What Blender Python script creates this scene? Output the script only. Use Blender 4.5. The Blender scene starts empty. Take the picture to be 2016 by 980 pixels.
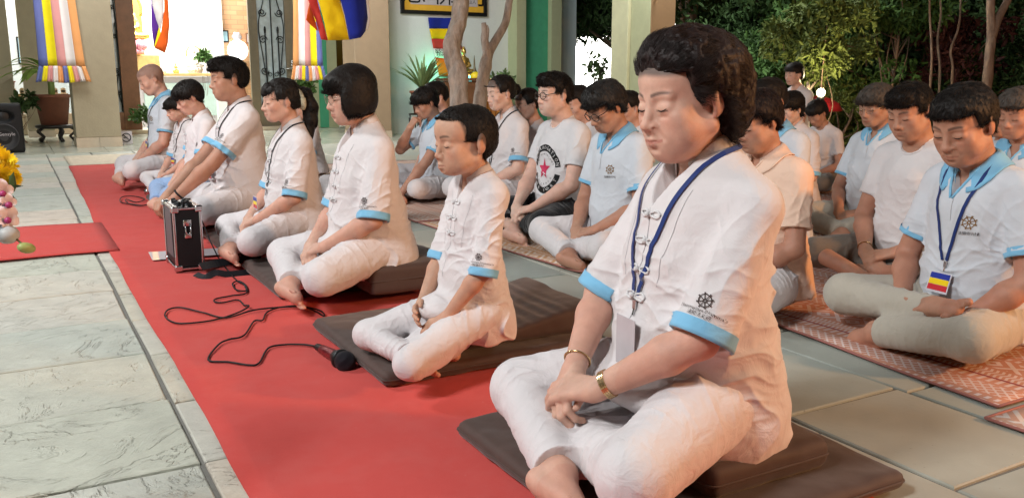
import bpy, bmesh, math, random
import numpy as np
from mathutils import Vector, Matrix
from mathutils.bvhtree import BVHTree
SC = bpy.context.scene; COL = SC.collection; R_ = math.radians
# ---------------------------------------------------------------- camera, world, lights
H_CAM = .88; F_PX = 1720.; YAW = 29.539; PITCH = 11.021
cam = bpy.data.objects.new('camera', bpy.data.cameras.new('camera')); COL.objects.link(cam); SC.camera = cam
cam.location = (0,0,H_CAM); cam.rotation_euler = (R_(90-PITCH), 0, R_(-YAW)); cam.data.sensor_width = 36; cam.data.lens = 36*F_PX/2016; cam.data.clip_end = 300; cam.data.clip_start = .05
w = bpy.data.worlds.new('World'); SC.world = w; w.use_nodes = True; wt = w.node_tree; bg = wt.nodes['Background']
sky = wt.nodes.new('ShaderNodeTexSky'); sky.sky_type = 'NISHITA'; sky.sun_disc = False; sky.sun_elevation = R_(3); sky.sun_rotation = R_(200)
wt.links.new(sky.outputs[0], bg.inputs[0]); bg.inputs[1].default_value = .012
SC.view_settings.view_transform = 'Standard'; SC.view_settings.look = 'None'; SC.view_settings.gamma = 1; SC.view_settings.exposure = 0
SC.cycles.max_bounces = 6; SC.cycles.diffuse_bounces = 3; SC.cycles.glossy_bounces = 3; SC.cycles.transmission_bounces = 4; SC.cycles.caustics_reflective = False; SC.cycles.caustics_refractive = False
SC.cycles.use_denoising = True; SC.cycles.sample_clamp_indirect = 6
def area(name, loc, target, size, power, col, sy=None):
    l = bpy.data.lights.new(name, 'AREA'); l.shape = 'RECTANGLE'; l.size = size; l.size_y = sy or size; l.energy = power; l.color = col
    o = bpy.data.objects.new(name, l); COL.objects.link(o); o.location = loc; o.rotation_euler = (Vector(target)-Vector(loc)).to_track_quat('-Z', 'Y').to_euler(); return o
COOL = (.98,.985,.97); WARM = (1.0,.46,.17)
area('porch_or_fill_light', (-1.9,1.0,3.1), (1.2,2.6,.3), .7, 150, COOL)
area('porch_or_fill_light', (-1.7,5.2,3.1), (1.6,6.0,.3), .7, 150, COOL)
area('porch_or_fill_light', (.8,11.0,3.4), (1.2,11.4,0), 1.2, 75, COOL)
area('porch_or_fill_light', (3.6,10.6,3.4), (4.8,12.8,.6), 1.2, 110, COOL)
area('porch_or_fill_light', (3.2,-.9,3.0), (3.4,2.4,.3), .9, 46, (1,.95,.86))  # fill light added to brighten the right rows and floor
area('garden_lamp', (5.0,-1.8,1.9), (1.5,2.6,.5), .3, 210, WARM)
area('porch_or_fill_light', (6.5,8.2,3.3), (10.5,7.0,1.6), .8, 110, COOL)  # added fill light that brings up the garden trees
# ---------------------------------------------------------------- numpy helpers
f32 = np.float32
def V3(*a): return np.array(a, float)
def nrm(v):
    v = np.asarray(v, float); return v/max(np.linalg.norm(v), 1e-9)
def rotx(a): c, s = math.cos(a), math.sin(a); return np.array([[1,0,0],[0,c,-s],[0,s,c]])
def roty(a): c, s = math.cos(a), math.sin(a); return np.array([[c,0,s],[0,1,0],[-s,0,c]])
def rotz(a): c, s = math.cos(a), math.sin(a); return np.array([[c,-s,0],[s,c,0],[0,0,1]])
class Fr:                                      # a frame: world = R p + t
    def __init__(s, R=None, t=(0,0,0), k=1.): s.R = np.eye(3) if R is None else R; s.t = np.array(t, float); s.k = k
    def __call__(s, p): return s.R @ (np.asarray(p, float)*s.k) + s.t
    def many(s, P): return (np.asarray(P)*s.k) @ s.R.T + s.t
    def inv(s, P): return (np.asarray(P)-s.t) @ s.R/s.k
ID = Fr()
def vnoise(P, seed=0):                         # value noise -1..1 on (N,3)
    P = np.asarray(P, float); I = np.floor(P).astype(np.int64); f = P-I; f = f*f*(3-2*f); r = 0
    for dx in (0,1):
        wx = f[:,0] if dx else 1-f[:,0]
        for dy in (0,1):
            wy = f[:,1] if dy else 1-f[:,1]
            for dz in (0,1):
                wz = f[:,2] if dz else 1-f[:,2]
                h = (I[:,0]+dx)*374761393+(I[:,1]+dy)*668265263+(I[:,2]+dz)*2147483647+seed*1274126177
                h = (h ^ (h >> 13))*1274126177 & 0xffffffff; h = (h ^ (h >> 16)) & 0xffff
                r = r+wx*wy*wz*(h/32767.5-1)
    return r
def fbm(P, seed=0, o=3):
    r = 0; a = 1.
    for i in range(o): r = r+a*vnoise(P*(2**i)+i*17.3, seed+i); a *= .5
    return r
def smoothstep(x, a, b): t = np.clip((x-a)/(b-a), 0, 1); return t*t*(3-2*t)
# ---------------------------------------------------------------- signed distance grid + surface nets
class Field:
    def __init__(s, lo, hi, h):
        s.lo = np.array(lo, float); s.h = h; s.n = (np.ceil((np.array(hi)-s.lo)/h)).astype(int)+1
        s.d = np.full(s.n, .3, f32)
    def sub(s, c, r):
        a = np.maximum(np.floor((c-r-s.lo)/s.h).astype(int), 0); b = np.minimum(np.ceil((c+r-s.lo)/s.h).astype(int)+1, s.n)
        if (b <= a).any(): return None
        ax = [(s.lo[i]+s.h*np.arange(a[i], b[i])).astype(f32) for i in range(3)]
        return (slice(a[0],b[0]), slice(a[1],b[1]), slice(a[2],b[2])), ax[0][:,None,None], ax[1][None,:,None], ax[2][None,None,:]
    def put(s, fn, c, r, k=0, op='u'):
        q = s.sub(np.asarray(c, float), np.asarray(r, float)+k+3*s.h)
        if q is None: return
        sl, X, Y, Z = q; v = fn(X, Y, Z); d = s.d[sl]
        if op == 'u':
            m = np.minimum(d, v)
            if k > 0: h = np.maximum(k-np.abs(d-v), 0)/k; m = m-h*h*k*.25
        else:
            v = -v if op == 's' else v
            m = np.maximum(d, v)
            if k > 0: h = np.maximum(k-np.abs(d-v), 0)/k; m = m+h*h*k*.25
        s.d[sl] = m
    def ell(s, c, r, fr=ID, R=None, k=0, op='u', e=0):
        r = (np.asarray(r, float)+e)*fr.k; M = fr.R if R is None else fr.R @ R; t = fr(c); A = M.T
        def fn(X, Y, Z):
            X = X-t[0]; Y = Y-t[1]; Z = Z-t[2]
            x, y, z = [(A[i,0]*X+A[i,1]*Y+A[i,2]*Z) for i in range(3)]
            k0 = np.sqrt((x/r[0])**2+(y/r[1])**2+(z/r[2])**2); k1 = np.sqrt((x/r[0]**2)**2+(y/r[1]**2)**2+(z/r[2]**2)**2)
            return k0*(k0-1)/np.maximum(k1, 1e-6)
        s.put(fn, t, np.full(3, r.max()), k, op)
    def cone(s, a, b, ra, rb, fr=ID, k=0, op='u', e=0, flat=None):    # flat=(dir, factor): squashed along dir
        a = fr(a); b = fr(b); ra = (ra+e)*fr.k; rb = (rb+e)*fr.k; mf = 1
        if flat is not None: fd = nrm(fr.R @ np.asarray(flat[0], float)); fk = 1/flat[1]-1; mf = min(1, flat[1])
        def sq(X, Y, Z):
            if flat is None: return X, Y, Z
            w = (X-a[0])*fd[0]+(Y-a[1])*fd[1]+(Z-a[2])*fd[2]
            return X+w*fk*fd[0], Y+w*fk*fd[1], Z+w*fk*fd[2]
        b2 = b if flat is None else b+np.dot(b-a, fd)*fk*fd
        ba = b2-a; L2 = max(ba @ ba, 1e-12)
        def fn(X, Y, Z):
            X, Y, Z = sq(X, Y, Z); x, y, z = X-a[0], Y-a[1], Z-a[2]
            h = np.clip((x*ba[0]+y*ba[1]+z*ba[2])/L2, 0, 1)
            return (np.sqrt((x-h*ba[0])**2+(y-h*ba[1])**2+(z-h*ba[2])**2)-(ra+(rb-ra)*h))*mf
        R_ = max(ra, rb)*max(1, flat[1] if flat is not None else 1)
        s.put(fn, (a+b)/2, np.abs(b-a)/2+R_, k, op)
    def box(s, c, hs, rr, fr=ID, R=None, k=0, op='u'):
        hs = np.asarray(hs, float)-rr; M = fr.R if R is None else fr.R @ R; t = fr(c); A = M.T
        def fn(X, Y, Z):
            X = X-t[0]; Y = Y-t[1]; Z = Z-t[2]
            q = [np.abs(A[i,0]*X+A[i,1]*Y+A[i,2]*Z)-hs[i] for i in range(3)]
            return np.sqrt(np.maximum(q[0],0)**2+np.maximum(q[1],0)**2+np.maximum(q[2],0)**2)+np.minimum(np.maximum(np.maximum(q[0],q[1]),q[2]),0)-rr
        s.put(fn, t, np.full(3, np.linalg.norm(hs)+rr), k, op)
    def plane(s, p, n, fr=ID, k=0, c=None, r=None):  # keep the side n points away from (d = max(d, (x-p).n))
        P = fr(p); N = nrm(fr.R @ np.asarray(n, float))
        def fn(X, Y, Z): return (X-P[0])*N[0]+(Y-P[1])*N[1]+(Z-P[2])*N[2]
        if c is None: c = s.lo+s.h*s.n/2; r = s.h*s.n/2
        s.put(fn, c, r, k, 'i')
    def local(s, fn, fr, k=0, op='i', c=None, r=None):   # fn(x,y,z) in frame coordinates
        A = fr.R.T; t = fr.t
        def g(X, Y, Z):
            X = (X-t[0])/fr.k; Y = (Y-t[1])/fr.k; Z = (Z-t[2])/fr.k
            return (fn(*[(A[i,0]*X+A[i,1]*Y+A[i,2]*Z) for i in range(3)])*fr.k).astype(f32)
        if c is None: c = s.lo+s.h*s.n/2; r = s.h*s.n/2
        s.put(g, c, r, k, op)
    def mesh(s, smooth=1, fine=None):
        d = s.d; d[0] = d[-1] = .1; d[:,0] = d[:,-1] = .1; d[:,:,0] = d[:,:,-1] = .1
        neg = d < 0
        c = sum(neg[i:neg.shape[0]-1+i, j:neg.shape[1]-1+j, k:neg.shape[2]-1+k].astype(np.int8) for i in (0,1) for j in (0,1) for k in (0,1))
        act = np.argwhere((c > 0) & (c < 8))
        if not len(act): return np.zeros((0,3)), np.zeros((0,4), int)
        idx = np.full(c.shape, -1, np.int32); idx[act[:,0],act[:,1],act[:,2]] = np.arange(len(act))
        co = {(i,j,k): d[act[:,0]+i,act[:,1]+j,act[:,2]+k].astype(float) for i in (0,1) for j in (0,1) for k in (0,1)}
        S = np.zeros((len(act),3)); n = np.zeros(len(act))
        for a in co:
            for ax in range(3):
                if a[ax] == 0:
                    b = list(a); b[ax] = 1; b = tuple(b); va, vb = co[a], co[b]; m = (va < 0) != (vb < 0)
                    t = np.where(m, va/np.where(m, va-vb, 1), 0); p = np.tile(np.array(a, float), (len(act),1)); p[:,ax] += t
                    S += p*m[:,None]; n += m
        P = (act+S/n[:,None])*s.h+s.lo
        Q = []
        for ax in range(3):
            o = [1,1,1]; lo_ = [slice(1,-1)]*3
            u, v = (ax+1)%3, (ax+2)%3
            A = [slice(1,-1)]*3; B = [slice(1,-1)]*3; A[ax] = slice(0,-1); B[ax] = slice(1,None)
            a_, b_ = neg[tuple(A)], neg[tuple(B)]; e = np.argwhere(a_ != b_)
            if not len(e): continue
            fl = a_[e[:,0],e[:,1],e[:,2]]
            e = e+np.array([0 if i == ax else 1 for i in range(3)])
            def cell(du, dv): q = e.copy(); q[:,u] -= du; q[:,v] -= dv; return idx[q[:,0],q[:,1],q[:,2]]
            q = np.stack([cell(1,1), cell(0,1), cell(0,0), cell(1,0)], 1)
            q[~fl] = q[~fl][:,::-1]; Q.append(q)
        Q = np.concatenate(Q)
        for _ in range(smooth): P = lap(P, Q, .5)
        return P, Q
def lap(P, Q, w=.5):
    E = np.concatenate([Q[:,[0,1]], Q[:,[1,2]], Q[:,[2,3]], Q[:,[3,0]]]); E = np.concatenate([E, E[:,::-1]])
    n = np.bincount(E[:,0], minlength=len(P)).astype(float); n[n == 0] = 1
    M = np.stack([np.bincount(E[:,0], weights=P[E[:,1],i], minlength=len(P))/n for i in range(3)], 1)
    return P+(M-P)*w
def vnormals(P, Q):
    N = np.cross(P[Q[:,2]]-P[Q[:,0]], P[Q[:,3]]-P[Q[:,1]])
    R_ = np.stack([sum(np.bincount(Q[:,j], weights=N[:,i], minlength=len(P)) for j in range(4)) for i in range(3)], 1)
    return R_/np.maximum(np.linalg.norm(R_, axis=1), 1e-12)[:,None]
def mesh_obj(name, P, F, mat, parent=None, smooth=True, mats=None, mi=None):
    """F: (n,3)/(n,4) array or list of faces"""
    me = bpy.data.meshes.new(name); P = np.asarray(P, f32)
    if isinstance(F, np.ndarray) and F.ndim == 2:
        k = F.shape[1]; me.vertices.add(len(P)); me.vertices.foreach_set('co', P.ravel())
        me.loops.add(F.size); me.loops.foreach_set('vertex_index', F.astype(np.int32).ravel())
        me.polygons.add(len(F)); me.polygons.foreach_set('loop_start', np.arange(0, F.size, k, dtype=np.int32)); me.polygons.foreach_set('loop_total', np.full(len(F), k, np.int32))
        me.update(calc_edges=True)
    else: me.from_pydata([tuple(map(float, p)) for p in P], [], [tuple(int(i) for i in f) for f in F]); me.update()
    if len(me.polygons): me.polygons.foreach_set('use_smooth', np.full(len(me.polygons), smooth))
    for m in (mats or [mat]): me.materials.append(m)
    if mi is not None: me.polygons.foreach_set('material_index', np.asarray(mi, np.int32))
    o = bpy.data.objects.new(name, me); COL.objects.link(o)
    if parent is not None: o.parent = parent
    return o
def attr(o, name, vals):
    a = o.data.attributes.new(name, 'FLOAT', 'POINT'); a.data.foreach_set('value', np.asarray(vals, f32))
def tag(o, label=None, cat=None, group=None, kind=None):
    for k, v in (('label', label), ('category', cat), ('group', group), ('kind', kind)):
        if v: o[k] = v
    return o
class MB:                                       # collects simple shapes into ONE mesh
    def __init__(s): s.P = []; s.F = []; s.n = 0
    def add(s, P, F):
        P = np.asarray(P, float); s.P.append(P); s.F += [tuple(i+s.n for i in f) for f in F]; s.n += len(P); return s
    def box(s, c, d, R=None, bev=0):
        c = np.asarray(c, float); h = np.asarray(d, float)/2
        if bev <= 0:
            P = np.array([[x,y,z] for x in (-1,1) for y in (-1,1) for z in (-1,1)])*h
            F = [(0,1,3,2),(4,6,7,5),(0,4,5,1),(2,3,7,6),(0,2,6,4),(1,5,7,3)]
        else:
            bm = bmesh.new(); bmesh.ops.create_cube(bm, size=1)
            for v in bm.verts: v.co = Vector((v.co.x*2*h[0], v.co.y*2*h[1], v.co.z*2*h[2]))
            bmesh.ops.bevel(bm, geom=list(bm.edges), offset=bev, segments=2, profile=.5, affect='EDGES')
            P = np.array([v.co[:] for v in bm.verts]); F = [tuple(v.index for v in f.verts) for f in bm.faces]; bm.free()
        if R is not None: P = P @ np.asarray(R).T
        return s.add(P+c, F)
    def tube(s, pts, r, n=8, caps=True, flat=None, up=None):
        pts = np.asarray(pts, float); m = len(pts); r = np.broadcast_to(np.asarray(r, float), (m,))
        T = np.gradient(pts, axis=0); T /= np.maximum(np.linalg.norm(T, axis=1), 1e-9)[:,None]
        u = nrm(np.cross(T[0], up if up is not None else ([0,0,1] if abs(T[0][2]) < .9 else [1,0,0]))); P = []
        for i in range(m):
            u = nrm(u-T[i]*(u @ T[i])); w = np.cross(T[i], u)
            for j in range(n):
                a = 2*math.pi*j/n; P.append(pts[i]+(u*math.cos(a)+w*math.sin(a)*(flat or 1))*r[i])
        F = [(i*n+j, i*n+(j+1)%n, (i+1)*n+(j+1)%n, (i+1)*n+j) for i in range(m-1) for j in range(n)]
        if caps: F += [tuple(range(n))[::-1], tuple((m-1)*n+j for j in range(n))]
        return s.add(P, F)
    def lathe(s, prof, c=(0,0,0), n=24, R=None, caps=True):
        P = [[r*math.cos(2*math.pi*j/n), r*math.sin(2*math.pi*j/n), z] for r, z in prof for j in range(n)]; m = len(prof)
        P = np.array(P)
        if R is not None: P = P @ np.asarray(R).T
        F = [(i*n+j, i*n+(j+1)%n, (i+1)*n+(j+1)%n, (i+1)*n+j) for i in range(m-1) for j in range(n)]
        if caps: F += [tuple(range(n))[::-1], tuple((m-1)*n+j for j in range(n))]
        return s.add(P+np.asarray(c, float), F)
    def sphere(s, c, r, R=None, n=12):
        r = np.broadcast_to(np.asarray(r, float), (3,)); P = []
        for i in range(n//2+1):
            t = math.pi*i/(n//2); t = min(max(t, .02), math.pi-.02)
            for j in range(n): a = 2*math.pi*j/n; P.append([r[0]*math.sin(t)*math.cos(a), r[1]*math.sin(t)*math.sin(a), -r[2]*math.cos(t)])
        P = np.array(P)
        if R is not None: P = P @ np.asarray(R).T
        m = n//2+1; F = [(i*n+j, i*n+(j+1)%n, (i+1)*n+(j+1)%n, (i+1)*n+j) for i in range(m-1) for j in range(n)]+[tuple(range(n))[::-1], tuple((m-1)*n+j for j in range(n))]
        return s.add(P+np.asarray(c, float), F)
    def prism(s, poly, lo, hi, M=None):         # polygon (x,y) extruded lo..hi along z, then mapped by frame M
        n = len(poly); P = np.array([[x,y,lo] for x,y in poly]+[[x,y,hi] for x,y in poly], float)
        if M is not None: P = M.many(P)
        return s.add(P, [tuple(range(n))[::-1], tuple(range(n,2*n))]+[(i,(i+1)%n,n+(i+1)%n,n+i) for i in range(n)])
    def build(s, name, mat, parent=None, smooth=False):
        return mesh_obj(name, np.concatenate(s.P), s.F, mat, parent, smooth)
def catmull(pts, n=8):
    p = np.asarray(pts, float); p = np.vstack([2*p[0]-p[1], p, 2*p[-1]-p[-2]]); out = []
    for i in range(1, len(p)-2):
        for t in np.linspace(0, 1, n, endpoint=False):
            out.append(.5*((2*p[i])+(-p[i-1]+p[i+1])*t+(2*p[i-1]-5*p[i]+4*p[i+1]-p[i+2])*t*t+(-p[i-1]+3*p[i]-3*p[i+1]+p[i+2])*t**3))
    out.append(p[-2]); return np.array(out)
def empty(name, loc=(0,0,0), rz=0):
    o = bpy.data.objects.new(name, None); COL.objects.link(o); o.location = loc; o.rotation_euler = (0,0,rz); o.empty_display_size = .05; return o
# ---------------------------------------------------------------- materials
def lin(h):
    h = h.lstrip('#'); c = [int(h[i:i+2],16)/255 for i in (0,2,4)]
    return tuple((x/12.92 if x <= .04045 else ((x+.055)/1.055)**2.4) for x in c)+(1,)
class NT:
    def __init__(s, name):
        s.m = bpy.data.materials.new(name); s.m.use_nodes = True; s.t = s.m.node_tree; s.n = s.t.nodes; s.b = s.n['Principled BSDF']
        s.tc = None
    def set(s, **k):
        for a, v in k.items(): s.inp(s.b, a.replace('_', ' '), v)
        return s
    def inp(s, node, key, v):
        i = node.inputs[key]
        if isinstance(v, bpy.types.NodeSocket): s.t.links.new(v, i)
        else: i.default_value = v
    def add(s, kind, out=0, props=None, **k):
        n = s.n.new('ShaderNode'+kind)
        for a, v in (props or {}).items(): setattr(n, a, v)
        for a, v in k.items(): s.inp(n, int(a[1:]) if a[0] == '_' and a[1:].isdigit() else a.replace('_', ' '), v)
        return n.outputs[out]
    def obj(s, scale=(1,1,1), rot=(0,0,0)):
        if s.tc is None: s.tc = s.n.new('ShaderNodeTexCoord')
        return s.add('Mapping', Vector=s.tc.outputs['Object'], Scale=scale, Rotation=rot)
    def noise(s, scale=5, detail=3, rough=.5, vec=None, out=0, **k): return s.add('TexNoise', out, Vector=vec if vec is not None else s.obj(), Scale=scale, Detail=detail, Roughness=rough, **k)
    def ramp(s, fac, stops, interp='LINEAR'):
        n = s.n.new('ShaderNodeValToRGB'); s.t.links.new(fac, n.inputs[0]); r = n.color_ramp; r.interpolation = interp
        while len(r.elements) < len(stops): r.elements.new(.5)
        for e, (p, c) in zip(r.elements, stops): e.position = p; e.color = c if not isinstance(c, (int, float)) else (c,c,c,1)
        return n.outputs[0]
    def mix(s, f, a, b, blend='MIX'):
        n = s.n.new('ShaderNodeMix'); n.data_type = 'RGBA'; n.blend_type = blend
        for i, v in ((0,f),(6,a),(7,b)):
            if isinstance(v, bpy.types.NodeSocket): s.t.links.new(v, n.inputs[i])
            else: n.inputs[i].default_value = v
        return n.outputs[2]
    def math(s, op, a, b=0, c=None):
        n = s.n.new('ShaderNodeMath'); n.operation = op
        for i, v in enumerate((a, b) if c is None else (a, b, c)):
            if isinstance(v, bpy.types.NodeSocket): s.t.links.new(v, n.inputs[i])
            else: n.inputs[i].default_value = v
        return n.outputs[0]
    def attr(s, name): n = s.n.new('ShaderNodeAttribute'); n.attribute_name = name; return n.outputs['Fac']
    def bump(s, h, strength=.3, dist=.01, normal=None):
        n = s.n.new('ShaderNodeBump'); s.inp(n, 'Height', h); n.inputs['Strength'].default_value = strength; n.inputs['Distance'].default_value = dist
        if normal is not None: s.t.links.new(normal, n.inputs['Normal'])
        s.t.links.new(n.outputs[0], s.b.inputs['Normal']); return n.outputs[0]
def scl(c, k): return (min(c[0]*k,1), min(c[1]*k,1), min(c[2]*k,1), 1)
def skin_mat(name, col, gloss=.45):
    t = NT(name); c = lin(col)
    n1 = t.noise(28, 4, .6); n2 = t.noise(9, 2)
    base = t.mix(t.ramp(n1, [(.3,0),(.7,1)]), scl(c,.86), scl(c,1.08))
    base = t.mix(t.math('MULTIPLY', t.ramp(n2, [(.45,0),(.7,1)]), .25), base, (c[0]*.98, c[1]*.72, c[2]*.66, 1))
    base = t.mix(t.math('MULTIPLY', t.attr('lip'), .7), base, (c[0]*.62, c[1]*.30, c[2]*.30, 1))
    base = t.mix(t.math('MULTIPLY', t.attr('flush'), .35), base, (c[0]*.95, c[1]*.58, c[2]*.52, 1))
    base = t.mix(t.math('MULTIPLY', t.attr('brow'), .9), base, (.018,.013,.011,1))
    nf = t.noise(420, 2, .5); nm = t.noise(110, 3, .6)
    t.bump(t.math('ADD', t.math('MULTIPLY', nf, .5), nm), .38, .0018)
    t.set(Base_Color=base, Roughness=t.ramp(n1, [(.3,gloss+.02),(.75,gloss+.2)]), Subsurface_Weight=.18, Subsurface_Radius=(.012,.005,.003), Subsurface_Scale=.6, Specular_IOR_Level=.36)
    return t.m
def cloth_mat(name, col, rough=.85, weave=900, wr=.35, sheen=.25, mot=.05, scale=18):
    t = NT(name); c = lin(col) if isinstance(col, str) else col
    n = t.noise(6, 3); n2 = t.noise(scale, 4, .55); n2.node.inputs['Distortion'].default_value = .8
    base = t.mix(t.ramp(n, [(.35,0),(.65,1)]), scl(c,1-mot), scl(c,1+mot*.4))
    w = t.noise(weave, 1, .5); rd = t.add('TexNoise', 0, {'noise_type':'RIDGED_MULTIFRACTAL'}, Vector=t.obj((1,1,.7)), Scale=scale*.45, Detail=3, Roughness=.45, Distortion=.6)
    t.bump(t.math('ADD', t.math('MULTIPLY', w, .06), t.math('ADD', n2, t.math('MULTIPLY', rd, .55))), wr*1.25, .013)
    t.set(Base_Color=base, Roughness=rough, Sheen_Weight=sheen, Sheen_Roughness=.5, Specular_IOR_Level=.2)
    return t.m
def hair_mat(name, col, rough=.5):
    t = NT(name); c = lin(col); n = t.noise(60, 3, .6, vec=t.obj((1,1,.25))); n2 = t.noise(240, 2)
    t.bump(n2, .5, .003)
    t.set(Base_Color=t.mix(n, scl(c,.45), scl(c,1.6)), Roughness=rough, Specular_IOR_Level=.20, Sheen_Weight=.05)
    return t.m
def plain(name, col, rough=.5, metal=0, bump=0, bs=60, mot=.06, coat=0, spec=.5, emit=None, es=0):
    t = NT(name); c = lin(col) if isinstance(col, str) else col
    n = t.noise(bs*.25, 4, .6)
    t.set(Base_Color=t.mix(t.ramp(n, [(.3,0),(.7,1)]), scl(c,1-mot), scl(c,1+mot)), Roughness=t.ramp(n, [(.2,max(rough-.06,.02)),(.8,min(rough+.08,1))]), Metallic=metal, Coat_Weight=coat, Specular_IOR_Level=spec)
    if bump: t.bump(t.noise(bs, 4), bump, .01)
    if emit is not None: t.set(Emission_Color=lin(emit) if isinstance(emit, str) else emit, Emission_Strength=es)
    return t.m
body_cache = {}
# ---------------------------------------------------------------- people
def ik(S, W, l1, l2, pole):
    S = np.asarray(S, float); W = np.asarray(W, float); D = W-S; d = min(np.linalg.norm(D), (l1+l2)*.995); u = nrm(D)
    a = (l1*l1-l2*l2+d*d)/(2*d); h = math.sqrt(max(l1*l1-a*a, 0)); p = np.asarray(pole, float); p = nrm(p-u*(p @ u))
    return S+u*a+p*h
def hand_frame(w, f, b):
    f = nrm(f); b = np.asarray(b, float); b = nrm(b-f*(b @ f)); return Fr(np.stack([f, np.cross(f, b), b], 1), w)
def hand(F, fr, side, curl=(.5,.7,.5), spread=.06, thumb=.5, k=.006, s=1.):
    """side=+1 left (thumb +y), -1 right; x = fingers, z = back of hand"""
    y = lambda v: v*side*s
    mk = [(.029,.0115),(.010,.0125),(-.010,.012),(-.028,.0105)]
    for i, (yy, r) in enumerate(mk):
        F.cone((.006*s, y(yy*.55), 0), (.082*s-abs(yy-.006)*.25, y(yy), -.001), .0145*s, r*s*.92, fr, k=.012)
    F.ell((.045*s, y(.012), -.006*s), (.035*s,.026*s,.012*s), fr, k=.01)
    L = [(.040,.024,.020),(.045,.028,.021),(.041,.026,.020),(.033,.020,.018)]
    for i, (yy, r) in enumerate(mk):
        p = np.array([.082*s-abs(yy-.006)*.25, y(yy), -.001]); a = 0; rr = r*.88*s; sp = (1.2-i)*spread*side
        for j in range(3):
            a += curl[j]*(1+.08*i*(j == 0)); q = p+np.array([math.cos(a)*math.cos(sp), math.sin(sp), -math.sin(a)])*L[i][j]*s; rb = rr*.90
            F.cone(p, q, rr, rb, fr, k=.0035 if j else .007); p = q; rr = rb*.97
    t = [(.012,.018,-.006),(.042,.040-.01*(1-thumb),-.020),(.070,.052-.02*(1-thumb),-.026-.006*(1-thumb)),(.094,.052-.03*(1-thumb),-.030-.008*(1-thumb))]
    t = [(a*s, y(b), c*s) for a, b, c in t]
    F.cone(t[0], t[1], .013*s, .0125*s, fr, k=.01); F.cone(t[1], t[2], .0115*s, .0098*s, fr, k=.006); F.cone(t[2], t[3], .0098*s, .0078*s, fr, k=.003)
def foot(F, ank, toe, sole, side, s=1., e=0, toes=True):
    f = nrm(toe); u = np.asarray(sole, float); u = nrm(-(u-f*(u @ f))); fr = Fr(np.stack([f, np.cross(u, f), u], 1), ank)   # z = up of foot
    F.cone((0,0,0), (-.028*s,0,-.042*s), .033*s, .028*s, fr, k=.02)
    F.cone((0,0,-.012*s), (.105*s,.004*side,-.045*s), .034*s, .022*s, fr, k=.02, flat=((0,1,0),1.25))
    F.cone((.0,0,-.05*s), (.12*s,0,-.052*s), .025*s, .020*s, fr, k=.015, flat=((0,1,0),1.45))
    if toes:
        for i in range(5):
            yy = (.034-.0185*i)*side*s; x = .150-.008*i-.004*i*i*.4; r = .0135 if i == 0 else .0090-.0005*i
            F.cone((.112*s, yy*.8, -.052*s), (x*s, yy, -.057*s), r*s, r*s*1.02, fr, k=.002)
    else: F.cone((.11*s,0,-.054*s), (.14*s,0,-.056*s), .02*s, .014*s, fr, k=.01, flat=((0,1,0),1.8))
    return fr
DEF = dict(sc=1., hs=1., nkl=0, polR=None, kw=.27, sh=.08, yaw=0, lean=.06, h=.006, hh=None, skin='skin', hy=0, nod=.18, roll=0, wid=1., jaw=1., cheek=1., nose=1., age=0, child=0, fem=0, fat=0,
    hair='short', haircol='hair', zf=.055, shirt='polo', scol='white', cuff='blue', pants='white_trousers', legs='cross', sw=1., WL=(.075,-.235,.20), WR=(-.062,-.255,.185),
    FL=(-.75,-.42,-.22), FR=(.78,-.42,-.3), BL=(-.1,-.5,.85), BR=(.1,-.55,.8), CL=(.45,.75,.5), CR=(.55,.8,.55), TL=.6, TR=.6, pole=(1,.55,-.5), sleeve=None, strands=0, ls=.285, lf=.245, lod=0, brows=1., glasses=None, lanyard=None, mood=0)
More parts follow.
